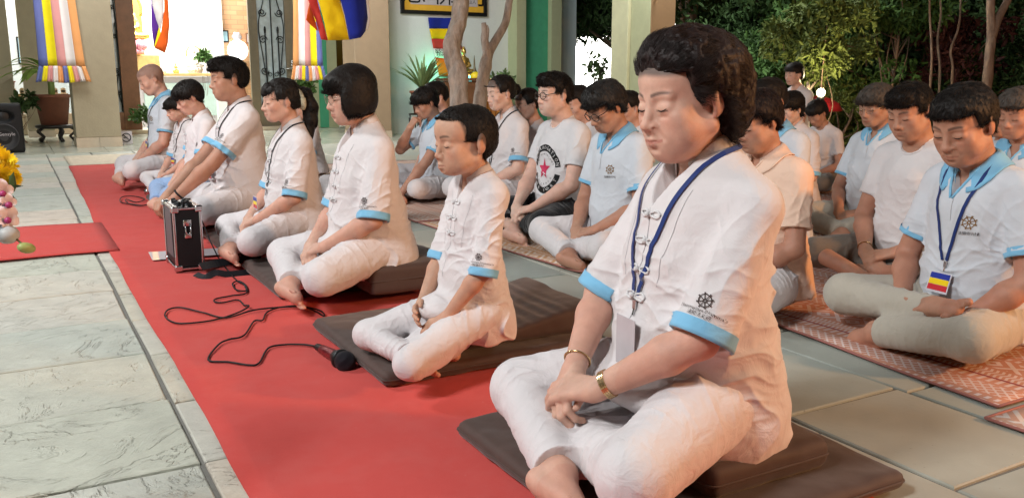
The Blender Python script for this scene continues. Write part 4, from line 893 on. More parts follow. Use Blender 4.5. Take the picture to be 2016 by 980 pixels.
def pavers(name, rects, mat, top=.0, g=.006):
    P = []; F = []; A = []
    for x0, x1, y0, y1 in rects:
        j = [rg.uniform(-.003,.003) for _ in range(8)]; z = top+rg.uniform(-.0015,.0015); r = rg.random(); k = len(P)
        c = [(x0+g+j[0],y0+g+j[1]),(x1-g+j[2],y0+g+j[3]),(x1-g+j[4],y1-g+j[5]),(x0+g+j[6],y1-g+j[7])]
        P += [(a,b,-.03) for a,b in c]+[(a,b,z-.003) for a,b in c]+[(a+(.004 if i in (0,3) else -.004), b+(.004 if i < 2 else -.004), z) for i,(a,b) in enumerate(c)]
        F += [(k+8,k+9,k+10,k+11)]+[(k+4+i,k+4+(i+1)%4,k+8+(i+1)%4,k+8+i) for i in range(4)]+[(k+i,k+(i+1)%4,k+4+(i+1)%4,k+4+i) for i in range(4)]; A += [r]*12
    o = mesh_obj(name, P, F, mat, None, False); attr(o, 'rnd', A); return tag(o, kind='structure')
# ground and mortar bed
MG = plain('dark_soil', (.035,.035,.022,1), .95, bump=.6)
MB().box((20,40,-.25), (200,200,.4)).build('ground', MG); tag(bpy.data.objects['ground'], kind='structure')
MB().box((2.5,6.5,-.028), (13,14.9,.04)).build('mortar_bed', M['grout']); tag(bpy.data.objects['mortar_bed'], kind='structure')
rects = []; ys = [-.4,.05,.55,1.03,1.55,2.02,2.50,2.98,3.46,3.975,4.465,4.875,5.3,5.78,6.2,6.7,7.15,7.6,8.1,8.55,9.0,9.5,9.95,10.4,10.9,11.3,11.75]
for i in range(len(ys)-1):
    x = .311; k = 0
    while x > -4: L = rg.uniform(.85,1.25); rects.append((x-L, x, ys[i], ys[i+1])); x -= L; k += 1
y2 = [-.4,.35,.95,1.5,2.02,2.455,2.944,3.419,3.874,4.4,4.816,5.35,5.9,6.3,6.9,7.4,7.9,8.5,9.0,9.6,10.1,10.7,11.2,11.75]
for i in range(len(y2)-1): rects.append((.312, .78, y2[i], y2[i+1]))
pavers('stone_paving', rects, M['slate'])
rects = []
xs = [.79,1.25,1.717,2.16,2.62,3.2,3.75,4.3,4.9,5.5,6.1,6.8,7.5]
for i in range(len(xs)-1):
    y = -.5+([.35,.17,.07,.45,.2,.5][i%6]); 
    if i == 2: ysx = [-.4,.3,1.068,1.549,2.19,2.812,3.29,4.0,4.7,5.4,6.1,6.8,7.5,8.2,9,9.8,10.5,11.2,11.75]
    elif i == 1: ysx = [-.4,.4,.98,1.43,2.05,2.55,3.05,3.7,4.3,5,5.7,6.4,7.1,7.8,8.6,9.4,10.2,11,11.75]
    else: ysx = list(np.arange(y-.3, 11.7, .62))+[11.75]
    for a, b in zip(ysx, ysx[1:]): rects.append((xs[i], xs[i+1], a, b))
pavers('slate_terrace', rects, M['green_slate'])
# porch floor
rects = [(x, x+.6, y, y+.6) for x in np.arange(-5, 12.4, .6) for y in np.arange(11.77, 20, .6)]
t = NT('porch_tile'); r = t.attr('rnd'); n = t.noise(4, 5, .6); t.set(Base_Color=t.mix(n, t.ramp(r, [(0,(.36,.40,.33,1)),(1,(.42,.44,.36,1))]), (.50,.50,.42,1)), Roughness=.22); M['tile'] = t.m
pavers('porch_floor', rects, M['tile'], .004, .002); o_ = MB().box((3.5,16.6,-.022), (18,9.6,.03)).build('porch_base', M['grout']); tag(o_, kind='structure')
# ---------------------------------------------------------------- carpets and mats
t = NT('red_carpet'); n = t.noise(700, 2, .6); n2 = t.noise(3, 4, .6); n5 = t.noise(26, 3); lint = t.math('GREATER_THAN', t.noise(130, 1), .80); t.bump(t.math('ADD', n, t.math('MULTIPLY', n2, .6)), .5, .004)
t.set(Base_Color=t.mix(t.ramp(n5, [(.3,0),(.7,1)]), t.mix(t.ramp(n2, [(.3,0),(.7,1)]), (.56,.062,.054,1), (.64,.080,.068,1)), (.60,.070,.060,1)), Roughness=.95, Sheen_Weight=.12, Sheen_Roughness=.6, Specular_IOR_Level=.15, Sheen_Tint=(1,.6,.6,1)); M['carpet'] = t.m; t.set(Base_Color=t.mix(t.math('MULTIPLY', t.ramp(t.noise(7, 5, .7), [(.45,0),(.8,1)]), .16), t.mix(t.math('MULTIPLY', lint, .5), t.b.inputs['Base Color'].links[0].from_socket, (.62,.45,.42,1)), (.60,.22,.20,1)))
def carpet(x0, x1, y0, y1, z, label, nx, ny, edge=0):
    xs = np.linspace(x0, x1, nx); ys = np.linspace(y0, y1, ny)
    def zf(X, Y): return z+.0026*np.sin(X*5+Y*3)*np.sin(Y*1.7+1)+.0012*np.sin(Y*11+X*7)+.0010*np.sin(Y*27+X*3)
    o = grid_mesh('carpet', xs, ys, zf, M['carpet'], None, .003)
    for v in o.data.vertices:
        if abs(v.co.x-x0) < 1e-4 and edge: v.co.x += .0035*math.sin(v.co.y*3)+.0015*math.sin(v.co.y*9)
        if edge == 2 and (abs(v.co.y-y0) < 1e-4 or abs(v.co.y-y1) < 1e-4): v.co.y += .012*math.sin(v.co.x*9)
    return tag(o, label, 'carpet')
car = carpet(.368, 1.52, -.3, 9.98, .008, 'long red felt carpet running beneath the front row of cushions', 22, 150, 1)
carpet(-2.6, .42, 4.86, 5.90, .013, 'short red felt carpet branching off to the left across the stone paving', 40, 18, 2)
for v in car.data.vertices:
    if v.co.y > 5: v.co.x += (v.co.y-5)*.018
def woven(name, base, pale, line, sc_=1.):
    t = NT(name); tc = t.obj(); s = t.n.new('ShaderNodeSeparateXYZ'); t.t.links.new(tc, s.inputs[0]); X, Y = s.outputs[0], s.outputs[1]
    def tri(v, f): return t.math('PINGPONG', t.math('MULTIPLY', v, f), 1.)
    zig = t.math('ADD', tri(X, 44), t.math('MULTIPLY', Y, 110)); zl = t.math('GREATER_THAN', tri(zig, 1.), .52)
    dia = t.math('ADD', tri(X, 15), tri(Y, 15)); dm = t.math('GREATER_THAN', t.math('PINGPONG', t.math('MULTIPLY', dia, 3.), 1.), .55)
    lat = t.math('GREATER_THAN', t.math('MAXIMUM', tri(t.math('ADD', X, Y), 60), tri(t.math('SUBTRACT', X, Y), 60)), .72)
    st = t.math('GREATER_THAN', tri(Y, 70), .55)
    # bands across the mat by X: plain / lattice / stripes / zigzag / diamonds
    bx = t.math('FRACT', t.math('MULTIPLY', X, 2.6)); 
    def band(a, b): return t.math('MULTIPLY', t.math('GREATER_THAN', bx, a), t.math('LESS_THAN', bx, b))
    m = t.math('MULTIPLY', band(.04,.26), lat)
    for a, b, q in ((.30,.40,st),(.43,.62,zl),(.66,.90,dm),(.93,.99,st)): m = t.math('MAXIMUM', m, t.math('MULTIPLY', band(a,b), q))
    n = t.noise(3, 4); w = t.add('TexWave', 1, Vector=tc, Scale=170, Distortion=.4) ; w2 = t.noise(300, 2)
    col = t.mix(m, t.mix(n, base, scl(base,1.35)), t.mix(n, pale, scl(pale,.85))); eb = t.math('MULTIPLY', band(.40,.43), 1.); col = t.mix(eb, col, line)
    t.bump(t.math('ADD', w2, t.math('MULTIPLY', m, .5)), .5, .004); t.set(Base_Color=col, Roughness=.62, Specular_IOR_Level=.3); return t.m
M['mat_red'] = woven('woven_mat_red', (.46,.22,.15,1), (.72,.58,.55,1), (.30,.06,.07,1)); M['mat_tan'] = woven('woven_mat_tan', (.46,.25,.13,1), (.72,.60,.52,1), (.42,.16,.12,1)); M['mat_pink'] = woven('woven_mat_pink', (.52,.30,.22,1), (.76,.66,.60,1), (.5,.25,.2,1))
M['mat_edge'] = plain('mat_binding', (.34,.13,.11,1), .7); M['straw'] = plain('straw', (.58,.50,.38,1), .8, bump=.5, bs=90, mot=.15)
def mat(x0, x1, y0, y1, m, label, z=.006, curl=None, skew=0):
    nx, ny = 26, 34; xs = np.linspace(x0, x1, nx); ys = np.linspace(y0, y1, ny); sd = rg.uniform(0,9)
    def zf(X, Y):
        Z = z+.0022*(1+np.sin(X*4+Y*2.3+sd))*.6+.0018*(1+np.sin(Y*9+X*2+sd))
        if curl: d = np.hypot(X-curl[0], (Y-curl[1])*1.0); Z = Z+.045*np.exp(-(d/.075)**2)
        return Z
    o = grid_mesh('woven_mat', xs, ys, zf, M[m], None, .003)
    for v in o.data.vertices: v.co.x += skew*(v.co.y-y0)
    e = MB()
    for xx in (x0, x1):
        pts = [(xx+skew*(y-y0), y, float(zf(np.array(xx), np.array(y)))-.0005) for y in np.linspace(y0, y1, 40)]; e.tube(pts, .0045, 6)
    for yy in (y0, y1): e.tube([(x+skew*(yy-y0), yy, float(zf(np.array(x), np.array(yy)))-.0005) for x in np.linspace(x0, x1, 30)], .0045, 6)
    e.build('mat_border', M['mat_edge'], o, True); return tag(o, label, 'mat', 'woven mats spread on the slate')
mat(2.25, 4.05, 1.30, 3.02, 'mat_red', 'red-brown patterned woven mat under the older man with open palms', skew=.10)
mat(2.20, 3.95, -.55, 1.27, 'mat_pink', 'pale woven mat cropped by the lower right corner', skew=-.03)
mat(2.20, 3.98, 3.06, 4.92, 'mat_tan', 'tan woven mat with a curled-up corner under the bowed man with dark glasses', curl=(2.26,3.16), skew=-.04)
mat(2.12, 3.95, 4.95, 6.85, 'mat_pink', 'pale pink woven mat under the woman with low bun', skew=.02)
mat(2.2, 4.0, 6.9, 8.8, 'mat_pink', 'farthest woven mat in front of the aloe pot')
mat(4.06, 5.9, .9, 3.4, 'mat_tan', 'woven mat beneath the grey-haired woman in polo')
mat(4.03, 5.9, 3.45, 6.2, 'mat_red', 'woven mat under the women near the garden')
o = grid_mesh('straw_mat', np.linspace(.47,1.5,20), np.linspace(9.99,11.25,60), lambda X,Y: .008+.004*np.abs(np.sin(Y*21)), M['straw'], None); tag(o, 'crumpled cream straw mat past the far end of the red carpet', 'mat')
# ---------------------------------------------------------------- cushions
t = NT('brown_vinyl_cloth'); n = t.noise(5, 4, .6); n2 = t.noise(800, 2); t.bump(t.math('ADD', n, t.math('MULTIPLY', n2, .12)), .3, .01); t.set(Base_Color=t.mix(n, (.052,.029,.023,1), (.075,.043,.034,1)), Roughness=.68, Sheen_Weight=.2, Specular_IOR_Level=.35); M['brown'] = t.m
def pad(x0, x1, y0, y1, z0, z1, label, cat='cushion', wedge=0, sag=None, h=.008, grp='brown meditation cushions'):
    F = Field((x0-.03,y0-.03,z0-.02), (x1+.03,y1+.03,z1+.04+wedge), h); c = V3((x0+x1)/2,(y0+y1)/2,(z0+z1)/2); hs = V3((x1-x0)/2,(y1-y0)/2,(z1-z0)/2)
    F.box(c, hs, min(.022, hs[2]*.9))
    if wedge: F.plane((x0, 0, z0+wedge*.45), (-(z1-z0)*.8, 0, (x1-x0)), k=.02)
    P, Q = F.mesh(1); N = vnormals(P, Q); u = (P[:,0]-c[0])/hs[0]; v = (P[:,1]-c[1])/hs[1]; top = np.clip(N[:,2],0,1)
    P[:,2] += top*(.006*(1-u**4)*(1-v**4)+.005*vnoise(P*6)+.0025*vnoise(P*17)); P += N*(.0022*fbm(P*13, 3)[:,None]); 
    if sag is not None:
        for sx, sy, a, r in sag: P[:,2] -= top*a*np.exp(-((P[:,0]-sx)**2+(P[:,1]-sy)**2)/r**2)
    if wedge: P[:,2] += top*.0016*np.sin(P[:,0]*130+2*vnoise(P*5))*smoothstep(P[:,0], x0+.1, x0+.2)*(1-smoothstep(P[:,0], x1-.12, x1-.05))
    o = mesh_obj('cushion', P, Q, M['brown'], None, True); z_ = z1-.012
    b = MB(); r_ = .02; pts = []
    for cx, cy, a0 in ((x1-r_,y1-r_,0),(x0+r_,y1-r_,90),(x0+r_,y0+r_,180),(x1-r_,y0+r_,270)):
        for k in range(5): a = math.radians(a0+k*22.5); pts.append((cx+r_*math.cos(a), cy+r_*math.sin(a), z0+(z1-z0)*.5))
    pts.append(pts[0])
    if not wedge: b.tube(pts, .0028, 5, caps=False).build('piping', M['brown'], o, True)
    return tag(o, label, cat, grp)
CU = [(hero,.88,1.60,1.10,1.84,'wide flat brown cushion under the front woman'), (boy,.85,1.56,2.235,2.93,'square flat brown cushion under the young boy'), (bob,.86,1.53,3.39,4.07,'square flat brown cushion under the bob-haired woman'), (pony,.86,1.5,4.40,5.05,'flat brown cushion under the ponytailed woman'), (tall,.86,1.5,5.30,6.0,'flat brown cushion under the tall teenage boy')]
for s_, x0, x1, y0, y1, lb in CU: pad(x0, x1, y0, y1, .012, .058, lb)
pad(.80, 1.42, 6.25, 6.85, .012, .05, 'flat brown cushion under the boy in jeans, far along the carpet')
def under(s_, lb, w=.36, d=.32, back=.07, hgt=None, wedge=0):
    px_, py_ = s_.b.location.x, s_.b.location.y; top = s_.b.location.z+(s_.sh+.035)*s_.sc if hgt is None else hgt
    return pad(px_-d/2+back, px_+d/2+back, py_-w/2, py_+w/2, .058, top, lb, wedge=wedge)
under(hero, 'thick brown seat cushion behind the front woman\'s hips', .40, .34, .04, hgt=.125)
pad(1.12, 1.62, 2.30, 2.74, .058, .165, 'wedge-shaped brown cushion with pleated top behind the young boy', wedge=.04, h=.006)
under(bob, 'thick brown seat cushion under the bob-haired woman\'s hips', .42, .38, .10); under(pony, 'thick brown seat cushion under the ponytailed woman\'s hips'); under(tall, 'thick brown seat cushion under the tall boy\'s hips')
# ---------------------------------------------------------------- building
def stucco(name, c, mot=.05): return plain(name, c, .85, bump=.25, bs=40, mot=mot)
M['tan_wall'] = stucco('tan_render', (.37,.32,.22,1)); M['tan_dark'] = stucco('brown_render', (.34,.25,.16,1)); M['white_wall'] = stucco('white_render', (.68,.72,.72,1), .02); M['pale_yellow'] = stucco('pale_yellow_render', (.62,.62,.40,1)); M['olive'] = stucco('olive_render', (.44,.46,.28,1)); M['green_panel'] = stucco('green_paint', (.07,.36,.20,1), .08); M['blue_wall'] = stucco('pale_blue_render', (.55,.66,.70,1), .02)
M['base_tile'] = plain('base_tile', (.55,.46,.35,1), .3); M['wood'] = plain('brown_wood', (.19,.085,.04,1), .4, bump=.2, bs=30, mot=.2); M['wood_lt'] = plain('golden_wood', (.55,.36,.14,1), .4, mot=.15); M['olive_wood'] = plain('olive_painted_wood', (.17,.14,.09,1), .45, mot=.1)
M['iron'] = plain('black_iron', (.02,.022,.024,1), .4, .6); M['frost'] = plain('frosted_glass', (.42,.52,.56,1), .35, mot=.35, bs=14, coat=.3); M['blackp'] = plain('black_plastic', (.007,.0075,.009,1), .5, bump=.15, bs=500, spec=.3); M['terracotta'] = plain('terracotta', (.24,.085,.05,1), .7, mot=.12)
def column(x0, x1, y0, y1, h, m, label, base=.1, group='rendered porch columns'):
    r = empty('column', ((x0+x1)/2, (y0+y1)/2, 0)); c = ((x0+x1)/2, (y0+y1)/2); L = lambda b: b
    MB().box((0,0,(h+base)/2), (x1-x0, y1-y0, h-base), bev=.008).build('shaft', M[m], r)
    b = MB(); n = max(1, round((x1-x0)/.3)); w_ = (x1-x0+.012)/n
    for i in range(n): b.box((-(x1-x0+.012)/2+w_*(i+.5),0,base/2), (w_-.003, y1-y0+.012, base))
    b.build('tile_base', M['base_tile'], r); MB().box((0,0,h+.06), (x1-x0+.1, y1-y0+.1, .12), bev=.01).build('capital', M[m], r)
    return tag(r, label, 'column', group)
column(.70, 1.235, 12.6, 13.15, 3.6, 'tan_wall', 'tan square porch column with striped flag hanging on its face', .13)
column(4.48, 5.03, 12.6, 13.15, 3.6, 'tan_dark', 'brown porch column left of the white calligraphy wall')
column(.20, .56, 15.2, 15.7, 3.6, 'tan_wall', 'tan column behind the dracaena pot'); column(-.50, .07, 14.6, 15.2, 3.6, 'tan_wall', 'tan column behind the black loudspeaker at the left edge')
def wall(x0, x1, y0, y1, z0, z1, m, label=None, name='wall'):
    o = MB().box(((x0+x1)/2, (y0+y1)/2, (z0+z1)/2), (x1-x0, y1-y0, z1-z0)).build(name, M[m]); return tag(o, label, 'wall') if label else tag(o, kind='structure')
# facade with the shrine doorway, plane y=15.6
wall(4.42, 5.2, 15.6, 15.8, 0, 4, 'olive', 'olive green facade wall between doorway and brown column'); tag(MB().box((4.93,15.59,2), (.16,.02,3.98)).build('painted_stripe', M['green_panel'], None), 'vertical green painted stripe on the olive facade', 'painted stripe')
wall(5.05, 8.05, 13.3, 13.5, 0, 4, 'white_wall', 'white rendered wall carrying the framed calligraphy and a striped flag')
wall(-4, .9, 17.6, 17.8, 0, 4, 'white_wall', 'bright white side wall with a small framed picture behind the loudspeaker')
ceil = MB().box((3.5,15.9,3.75), (18,7.2,.15)).build('ceiling', M['white_wall']); tag(ceil, kind='structure')
# columns round the green panel
def pxs(a, Y): return onY(a, 80, Y)[0]
x = [pxs(v, 13.25) for v in (1003,1021,1071,1090,1131)]
wall(x[0], x[1], 13.0, 13.45, 0, 4, 'olive', 'narrow beige-olive pilaster left of the green panel'); wall(x[1]+.003, x[2]-.003, 13.12, 13.4, 0, 4, 'green_panel', 'bright green wall panel between two pilasters'); wall(x[2], x[3], 13.0, 13.45, 0, 4, 'olive', 'narrow beige-olive pilaster right of the green panel'); wall(x[3]+.003, x[4], 13.2, 13.45, 0, 4, 'blue_wall', 'pale blue-white wall strip beside the garden opening')
# big column nearer the garden (its long side faces the carpet)
r = empty('column', (7.2,9.1,0)); y1 = onX(1208,80,7.)[1]; ym = onX(1241,80,7.)[1]; y0 = onX(1279,80,7.)[1]; xe = onY(1326,80,y0)[0]
MB().box(((xe-7.)/2-.2,(y0+ym)/2-9.1,1.9), (xe-7., ym-y0, 3.8), bev=.01).build('shaft', M['olive'], r); MB().box(((xe-7.)/2-.2-.02,(ym+y1)/2-9.1+.003,1.9), (xe-7.+.04, y1-ym-.003, 3.8), bev=.01).build('pilaster', M['pale_yellow'], r); tag(r, 'pale yellow and olive column beside the garden, behind the front woman', 'column', 'rendered porch columns')
MB().box(((xe-7.)/2-.2,y0-.012-9.1,1.9), (xe-7.-.01, .02, 3.8)).build('warm_shaded_face', stucco('warm_shaded_render', (.30,.19,.10,1)), r)  # thin slab: front face out of the cool light, its warm shade painted on
# bright neighbour wall beyond the opening
tag(MB().box((14.5,19.5,1.3), (7,.2,2.6)).build('wall', stucco('floodlit_render', (.85,.85,.82,1), .01)), 'floodlit white boundary wall seen through the opening', 'wall'); area('flood_lamp', (12.6,17.2,2.4), (14.3,19.4,1.2), .5, 900, (1,.98,.95))
# doorway, leaves with scrollwork
def scroll(mb, c, r0, turns, s, sy=1, r=.008, Y=0):
    pts = []
    for i in range(26): t_ = i/25; a = t_*turns*6.283; rr = r0*(1-.82*t_); pts.append((c[0]+s*rr*math.cos(a), Y, c[1]+sy*rr*math.sin(a)))
    mb.tube(pts, r, 5)
def door(x0, x1, Y, label, st=.16):
    rt = empty('door', ((x0+x1)/2, Y, .03)); w_ = x1-x0; f = MB(); Z = 2.9
    for sx in (-1,1): f.box((sx*(w_/2-st/2),0,Z/2), (st,.07,Z), bev=.006)
    f.box((0,0,.16), (w_-2*st-.002,.068,.32)); f.box((0,0,Z-.08), (w_-2*st-.002,.068,.16)); f.build('door_frame', M['olive_wood'] if x0 > 3 else M['wood'], rt)
    MB().box((0,.02,Z/2+.08), (w_-2*st,.012,Z-.48)).build('glass', M['frost'], rt); g = MB(); iw = w_/2-st
    for xx, top in ((-.0,2.7),(-.11,1.6),(.11,1.6)): g.tube([(xx,-.02,.33),(xx,-.02,top)], .011, 6)
    for xx in (-.11,.11): g.sphere((xx,-.02,1.66), (.02,.02,.07), n=8)
    for q in (-1,1):
        for zc in (.62,.98,1.5,1.95,2.3): scroll(g, (q*iw*.62, zc), iw*.30, 1.6, -q, 1 if zc in (.62,1.5,2.3) else -1, .008, -.02)
        g.tube(catmull([(q*iw*.95,-.02,.4),(q*iw*.5,-.02,.75),(q*.16,-.02,1.2),(q*iw*.9,-.02,1.75),(q*.1,-.02,2.25),(q*iw*.8,-.02,2.65)], 8), .009, 5)
        g.tube([(q*.055+.03*math.cos(a),-.02,.92+.03*math.sin(a)) for a in np.linspace(0,6.28,14)], .006, 5)
    g.build('scrollwork', M['iron'], rt, True)
    if x0 > 3: hd = MB(); hd.box((w_/2-st*.35,-.05,1.05), (.035,.02,.22), bev=.004).tube([(w_/2-st*.35,-.06,1.02),(w_/2-st*.35,-.10,1.02),(w_/2-st*1.3,-.10,1.02)], .011, 8); hd.build('handle', M['chrome'], rt, True)
    return tag(rt, label, 'door', 'glazed ironwork doors')
door(3.62, 4.39, 15.45, 'glazed door leaf with black iron scrollwork right of the bright doorway', .15); door(1.06, 1.83, 15.4, 'open wooden door leaf with ironwork panel left of the bright doorway', .26)
tag(MB().box((2.75,15.5,.035), (3.4,.5,.07), bev=.01).build('doorstep', M['base_tile']), 'low tiled doorstep before the shrine doorway', 'doorstep')
tag(MB().box((2.35,14.95,.012), (.75,.45,.02), bev=.006).build('doormat', plain('green_mat', (.03,.26,.18,1), .9)), 'small green doormat on the porch before the doorway', 'doormat')
s_ = G(248,283); b = MB().box((1.32,12.9,.10), (.15,.012,.17)); sg = b.build('sign', M['card_white']); tag(sg, 'small white no-smoking sign on the floor beside the tan column', 'sign'); rr = MB(); rr.tube([(1.32+.055*math.cos(a),12.890,.10+.055*math.sin(a)) for a in np.linspace(0,6.29,28)], .006, 6, caps=False); rr.tube([(1.285,12.889,.135),(1.355,12.889,.065)], .005, 6); rr.tube([(1.285,12.890,.095),(1.335,12.890,.105)], .005, 6); rr.build('symbol', M['iron'], sg)
# shrine room
wall(.9, 6.2, 18.6, 18.8, 0, 4, 'white_wall', 'white back wall of the lit shrine room'); wall(.9, 1.05, 15.9, 18.6, 0, 4, 'white_wall', 'white left wall of the shrine room')
t = NT('brick'); bt = t.n.new('ShaderNodeTexBrick'); t.t.links.new(t.obj((1,1,1), (math.pi/2,0,0)), bt.inputs['Vector'])
for k_, v in (('Color1',(.50,.26,.13,1)),('Color2',(.62,.36,.20,1)),('Mortar',(.40,.24,.14,1)),('Scale',1.),('Brick Width',.24),('Row Height',.085),('Mortar Size',.006)): bt.inputs[k_].default_value = v
t.set(Base_Color=bt.outputs[0], Roughness=.8); M['brick'] = t.m
wx0 = onY(437,60,17.2)[0]; bw = tag(MB().box(((wx0+4.7)/2,17.3,2), (4.7-wx0,.2,4)).build('wall', M['brick']), 'brick wall with small framed pictures inside the shrine room', 'wall')
tag(MB().box((wx0-.09,17.25,2), (.17,.3,4)).build('wall', M['white_wall']), 'white pillar edge beside the brick wall in the shrine room', 'wall')
def pic(px, py, Y, w_, h_, label, fm='iron', im=None, cat='picture'):
    p = onY(px, py, Y); r = empty('picture', p); MB().box((0,0,0), (w_,.03,h_), bev=.004).build('frame', M[fm], r); MB().box((0,-.018,0), (w_-.05,.006,h_-.05)).build('print', im or M['card_white'], r); return tag(r, label, cat)
pb = plain('blue_grey_print', (.25,.40,.48,1), .4, mot=.5, bs=8); pic(443,72,17.18,.13,.22,'small black-framed picture on the brick wall','iron',pb); pic(52,100,17.57,.28,.46,'small black-framed picture on the bright side wall','iron',pb); pic(489,76,17.18,.10,.20,'narrow dark-framed picture at the right of the brick wall','wood')
p = onY(466,73,17.18); b = MB(); b.lathe([(.005,0),(.075,0),(.08,.02),(.005,.02)], (0,0,0), 20, rotx(math.pi/2))
for k in range(6): b.sphere((.06*math.cos(k*1.047), -.01, .06*math.sin(k*1.047)), (.035,.012,.035), n=8)
o = b.build('wall_ornament', M['card_white'], None, True); o.location = p; tag(o, 'white flower-shaped ornament on the brick wall', 'ornament')
p = onY(468,100,17.1); o = MB().sphere((0,0,0), .19, n=24).build('glowing_disc', plain('glowing_white', '#FFFFFF', .4, emit='#FFFFFF', es=3.0), None, True); o.location = p; o.scale = (1,.6,1); tag(o, 'round white disc on the brick wall, overexposure drawn as glow', 'lamp')  # emission stands in for overexposure; the disc is no lamp
zt = .97; ct = empty('altar_cabinet', (2.55,17.6,0)); MB().box((0,0,zt-.02), (2.9,.75,.05), bev=.006).build('top', M['wood_lt'], ct); MB().box((0,.02,zt/2-.03), (2.8,.66,zt-.05)).build('cabinet', M['card_white'], ct)
for k in range(3): MB().box((-.95+k*.95,-.325,.5), (.85,.02,.6), bev=.004).build('glass_panel', plain('pale_glass', (.45,.58,.55,1), .15), ct)
tag(ct, 'white altar cabinet with golden wood top in the shrine room', 'cabinet')
# statues on the altar: seated gilded figures on lotus bases
M['gilt'] = plain('gilt', (.75,.50,.14,1), .28, .8); M['porcelain'] = plain('porcelain', (.85,.80,.74,1), .2, coat=.4); M['lotus'] = plain('pink_lotus', (.80,.36,.46,1), .4)
def statue(x, y, z, s, mt, label, halo=True, lot='lotus'):
    r = empty('statue', (x,y,z)); F = Field((-.3*s,-.3*s,-.01), (.3*s,.3*s,.75*s), .011*s+.002)
    for c, rd in (((0,0,.17),(.11,.085,.05)),((-.11,-.04,.165),(.09,.05,.035)),((.11,-.04,.165),(.09,.05,.035)),((0,.0,.30),(.075,.055,.12)),((0,-.005,.48),(.042,.045,.055)),((0,0,.54),(.02,.02,.025))): F.ell(np.array(c)*s, np.array(rd)*s, k=.03*s)
    for q in (-1,1): F.cone(np.array((q*.07,0,.36))*s, np.array((q*.10,-.03,.25))*s, .026*s, .022*s, k=.02*s); F.cone(np.array((q*.10,-.03,.25))*s, np.array((0,-.09,.21))*s, .022*s, .016*s, k=.02*s)
    P, Q = F.mesh(1); mesh_obj('figure', P, Q, M[mt], r)
    b = MB(); b.lathe([(.10*s,0),(.14*s,.0),(.15*s,.03*s),(.12*s,.06*s),(.13*s,.12*s),(.05*s,.13*s)], n=20)
    for k in range(14): a = k*.4488; b.sphere((.145*s*math.cos(a), .145*s*math.sin(a), .085*s), (.035*s,.035*s,.05*s), n=8)
    b.build('lotus_base', M[lot], r, True)
    if halo: MB().tube([(.15*s*math.cos(a),.05*s,.42*s+.17*s*math.sin(a)) for a in np.linspace(-.4,3.54,24)], .014*s, 6).build('halo', M['gilt'], r, True)
    return tag(r, label, 'statue')
statue(1.95,17.55,zt+.35,1.9,'gilt','large gilded seated statue on pink lotus petals at the left of the altar')
p = onY(382,110,17.5); statue(p[0],17.5,zt+.005,.85,'porcelain','white seated statue with golden arch halo on the altar',lot='porcelain')
for k,(px_, s0) in enumerate(((285,.55),(302,.5),(318,.45))): p = onY(px_,120,17.45); statue(p[0],17.42,zt+.005,s0,'porcelain',['small white statue left of the shrine flag','small white statue just below the shrine flag','smallest white statue right below the shrine flag'][k],False,'porcelain')
p = onY(345,118,17.4); statue(p[0],17.4,zt+.005,.34,'gilt','tiny gilded figurine between the flag and the white statue',False,'gilt')
# shrine backing, banded in orange and gold
tag(MB().box((1.75,18.3,1.9), (1.1,.3,2.4), bev=.02).build('shrine_backdrop', plain('orange_gold_cloth', (.80,.32,.05,1), .6, mot=.35, bs=12)), 'orange and gold backdrop behind the large gilded statue', 'backdrop')
tag(MB().box((1.95,17.62,zt+.17), (1.0,.5,.33), bev=.02).build('offering_shelf', M['wood_lt']), 'stepped golden shelf under the large gilded statue', 'shelf')
area('shrine_ceiling_lamp', (2.7,16.9,3.5), (2.7,17.6,0), 1.6, 420, (1,.97,.90)); area('side_porch_lamp', (-.6,16.3,3.4), (-.6,16.6,0), 1.2, 170, (1,.99,.95))
# framed calligraphy
fy = 13.27; a = onY(789,27,fy); c = onY(958,37,fy); W_ = c[0]-a[0]; r = empty('framed_calligraphy', ((a[0]+c[0])/2, fy, a[2])); Hh = .85
f = MB(); f.box((0,0,.03), (W_,.05,.06), bev=.006).box((0,0,Hh), (W_,.05,.06), bev=.006)
for q in (-1,1): f.box((q*(W_/2-.03),0,Hh/2+.015), (.06,.05,Hh-.09), bev=.006)
f.build('frame', M['iron'], r); MB().box((0,.005,Hh/2+.01), (W_-.1,.01,Hh-.06)).build('mount', plain('gold_silk', (.72,.42,.04,1), .5), r); MB().box((0,-.003,Hh/2+.04), (W_-.34,.006,Hh-.22)).build('paper', M['card_white'], r)
def wtext(txt, size, loc, mat, parent=None, name='lettering', th=.002, rx=True):
    P2, F_ = text_geo(txt, 2); P2 = P2*size; n = len(P2); P = np.array([[p[0],0,p[1]] for p in P2]); o = mesh_obj(name, P, F_, mat, parent, False); o.location = loc; return o
wtext('念 佛 門', .42, (0,-.008,.32), M['iron'], r); wtext('法雨', .07, (W_/2-.27,-.008,.33), M['iron'], r); wtext('山人', .07, (W_/2-.27,-.008,.22), M['iron'], r)
tag(r, 'black-framed Chinese calligraphy on gold mount, cut by the top edge', 'calligraphy')
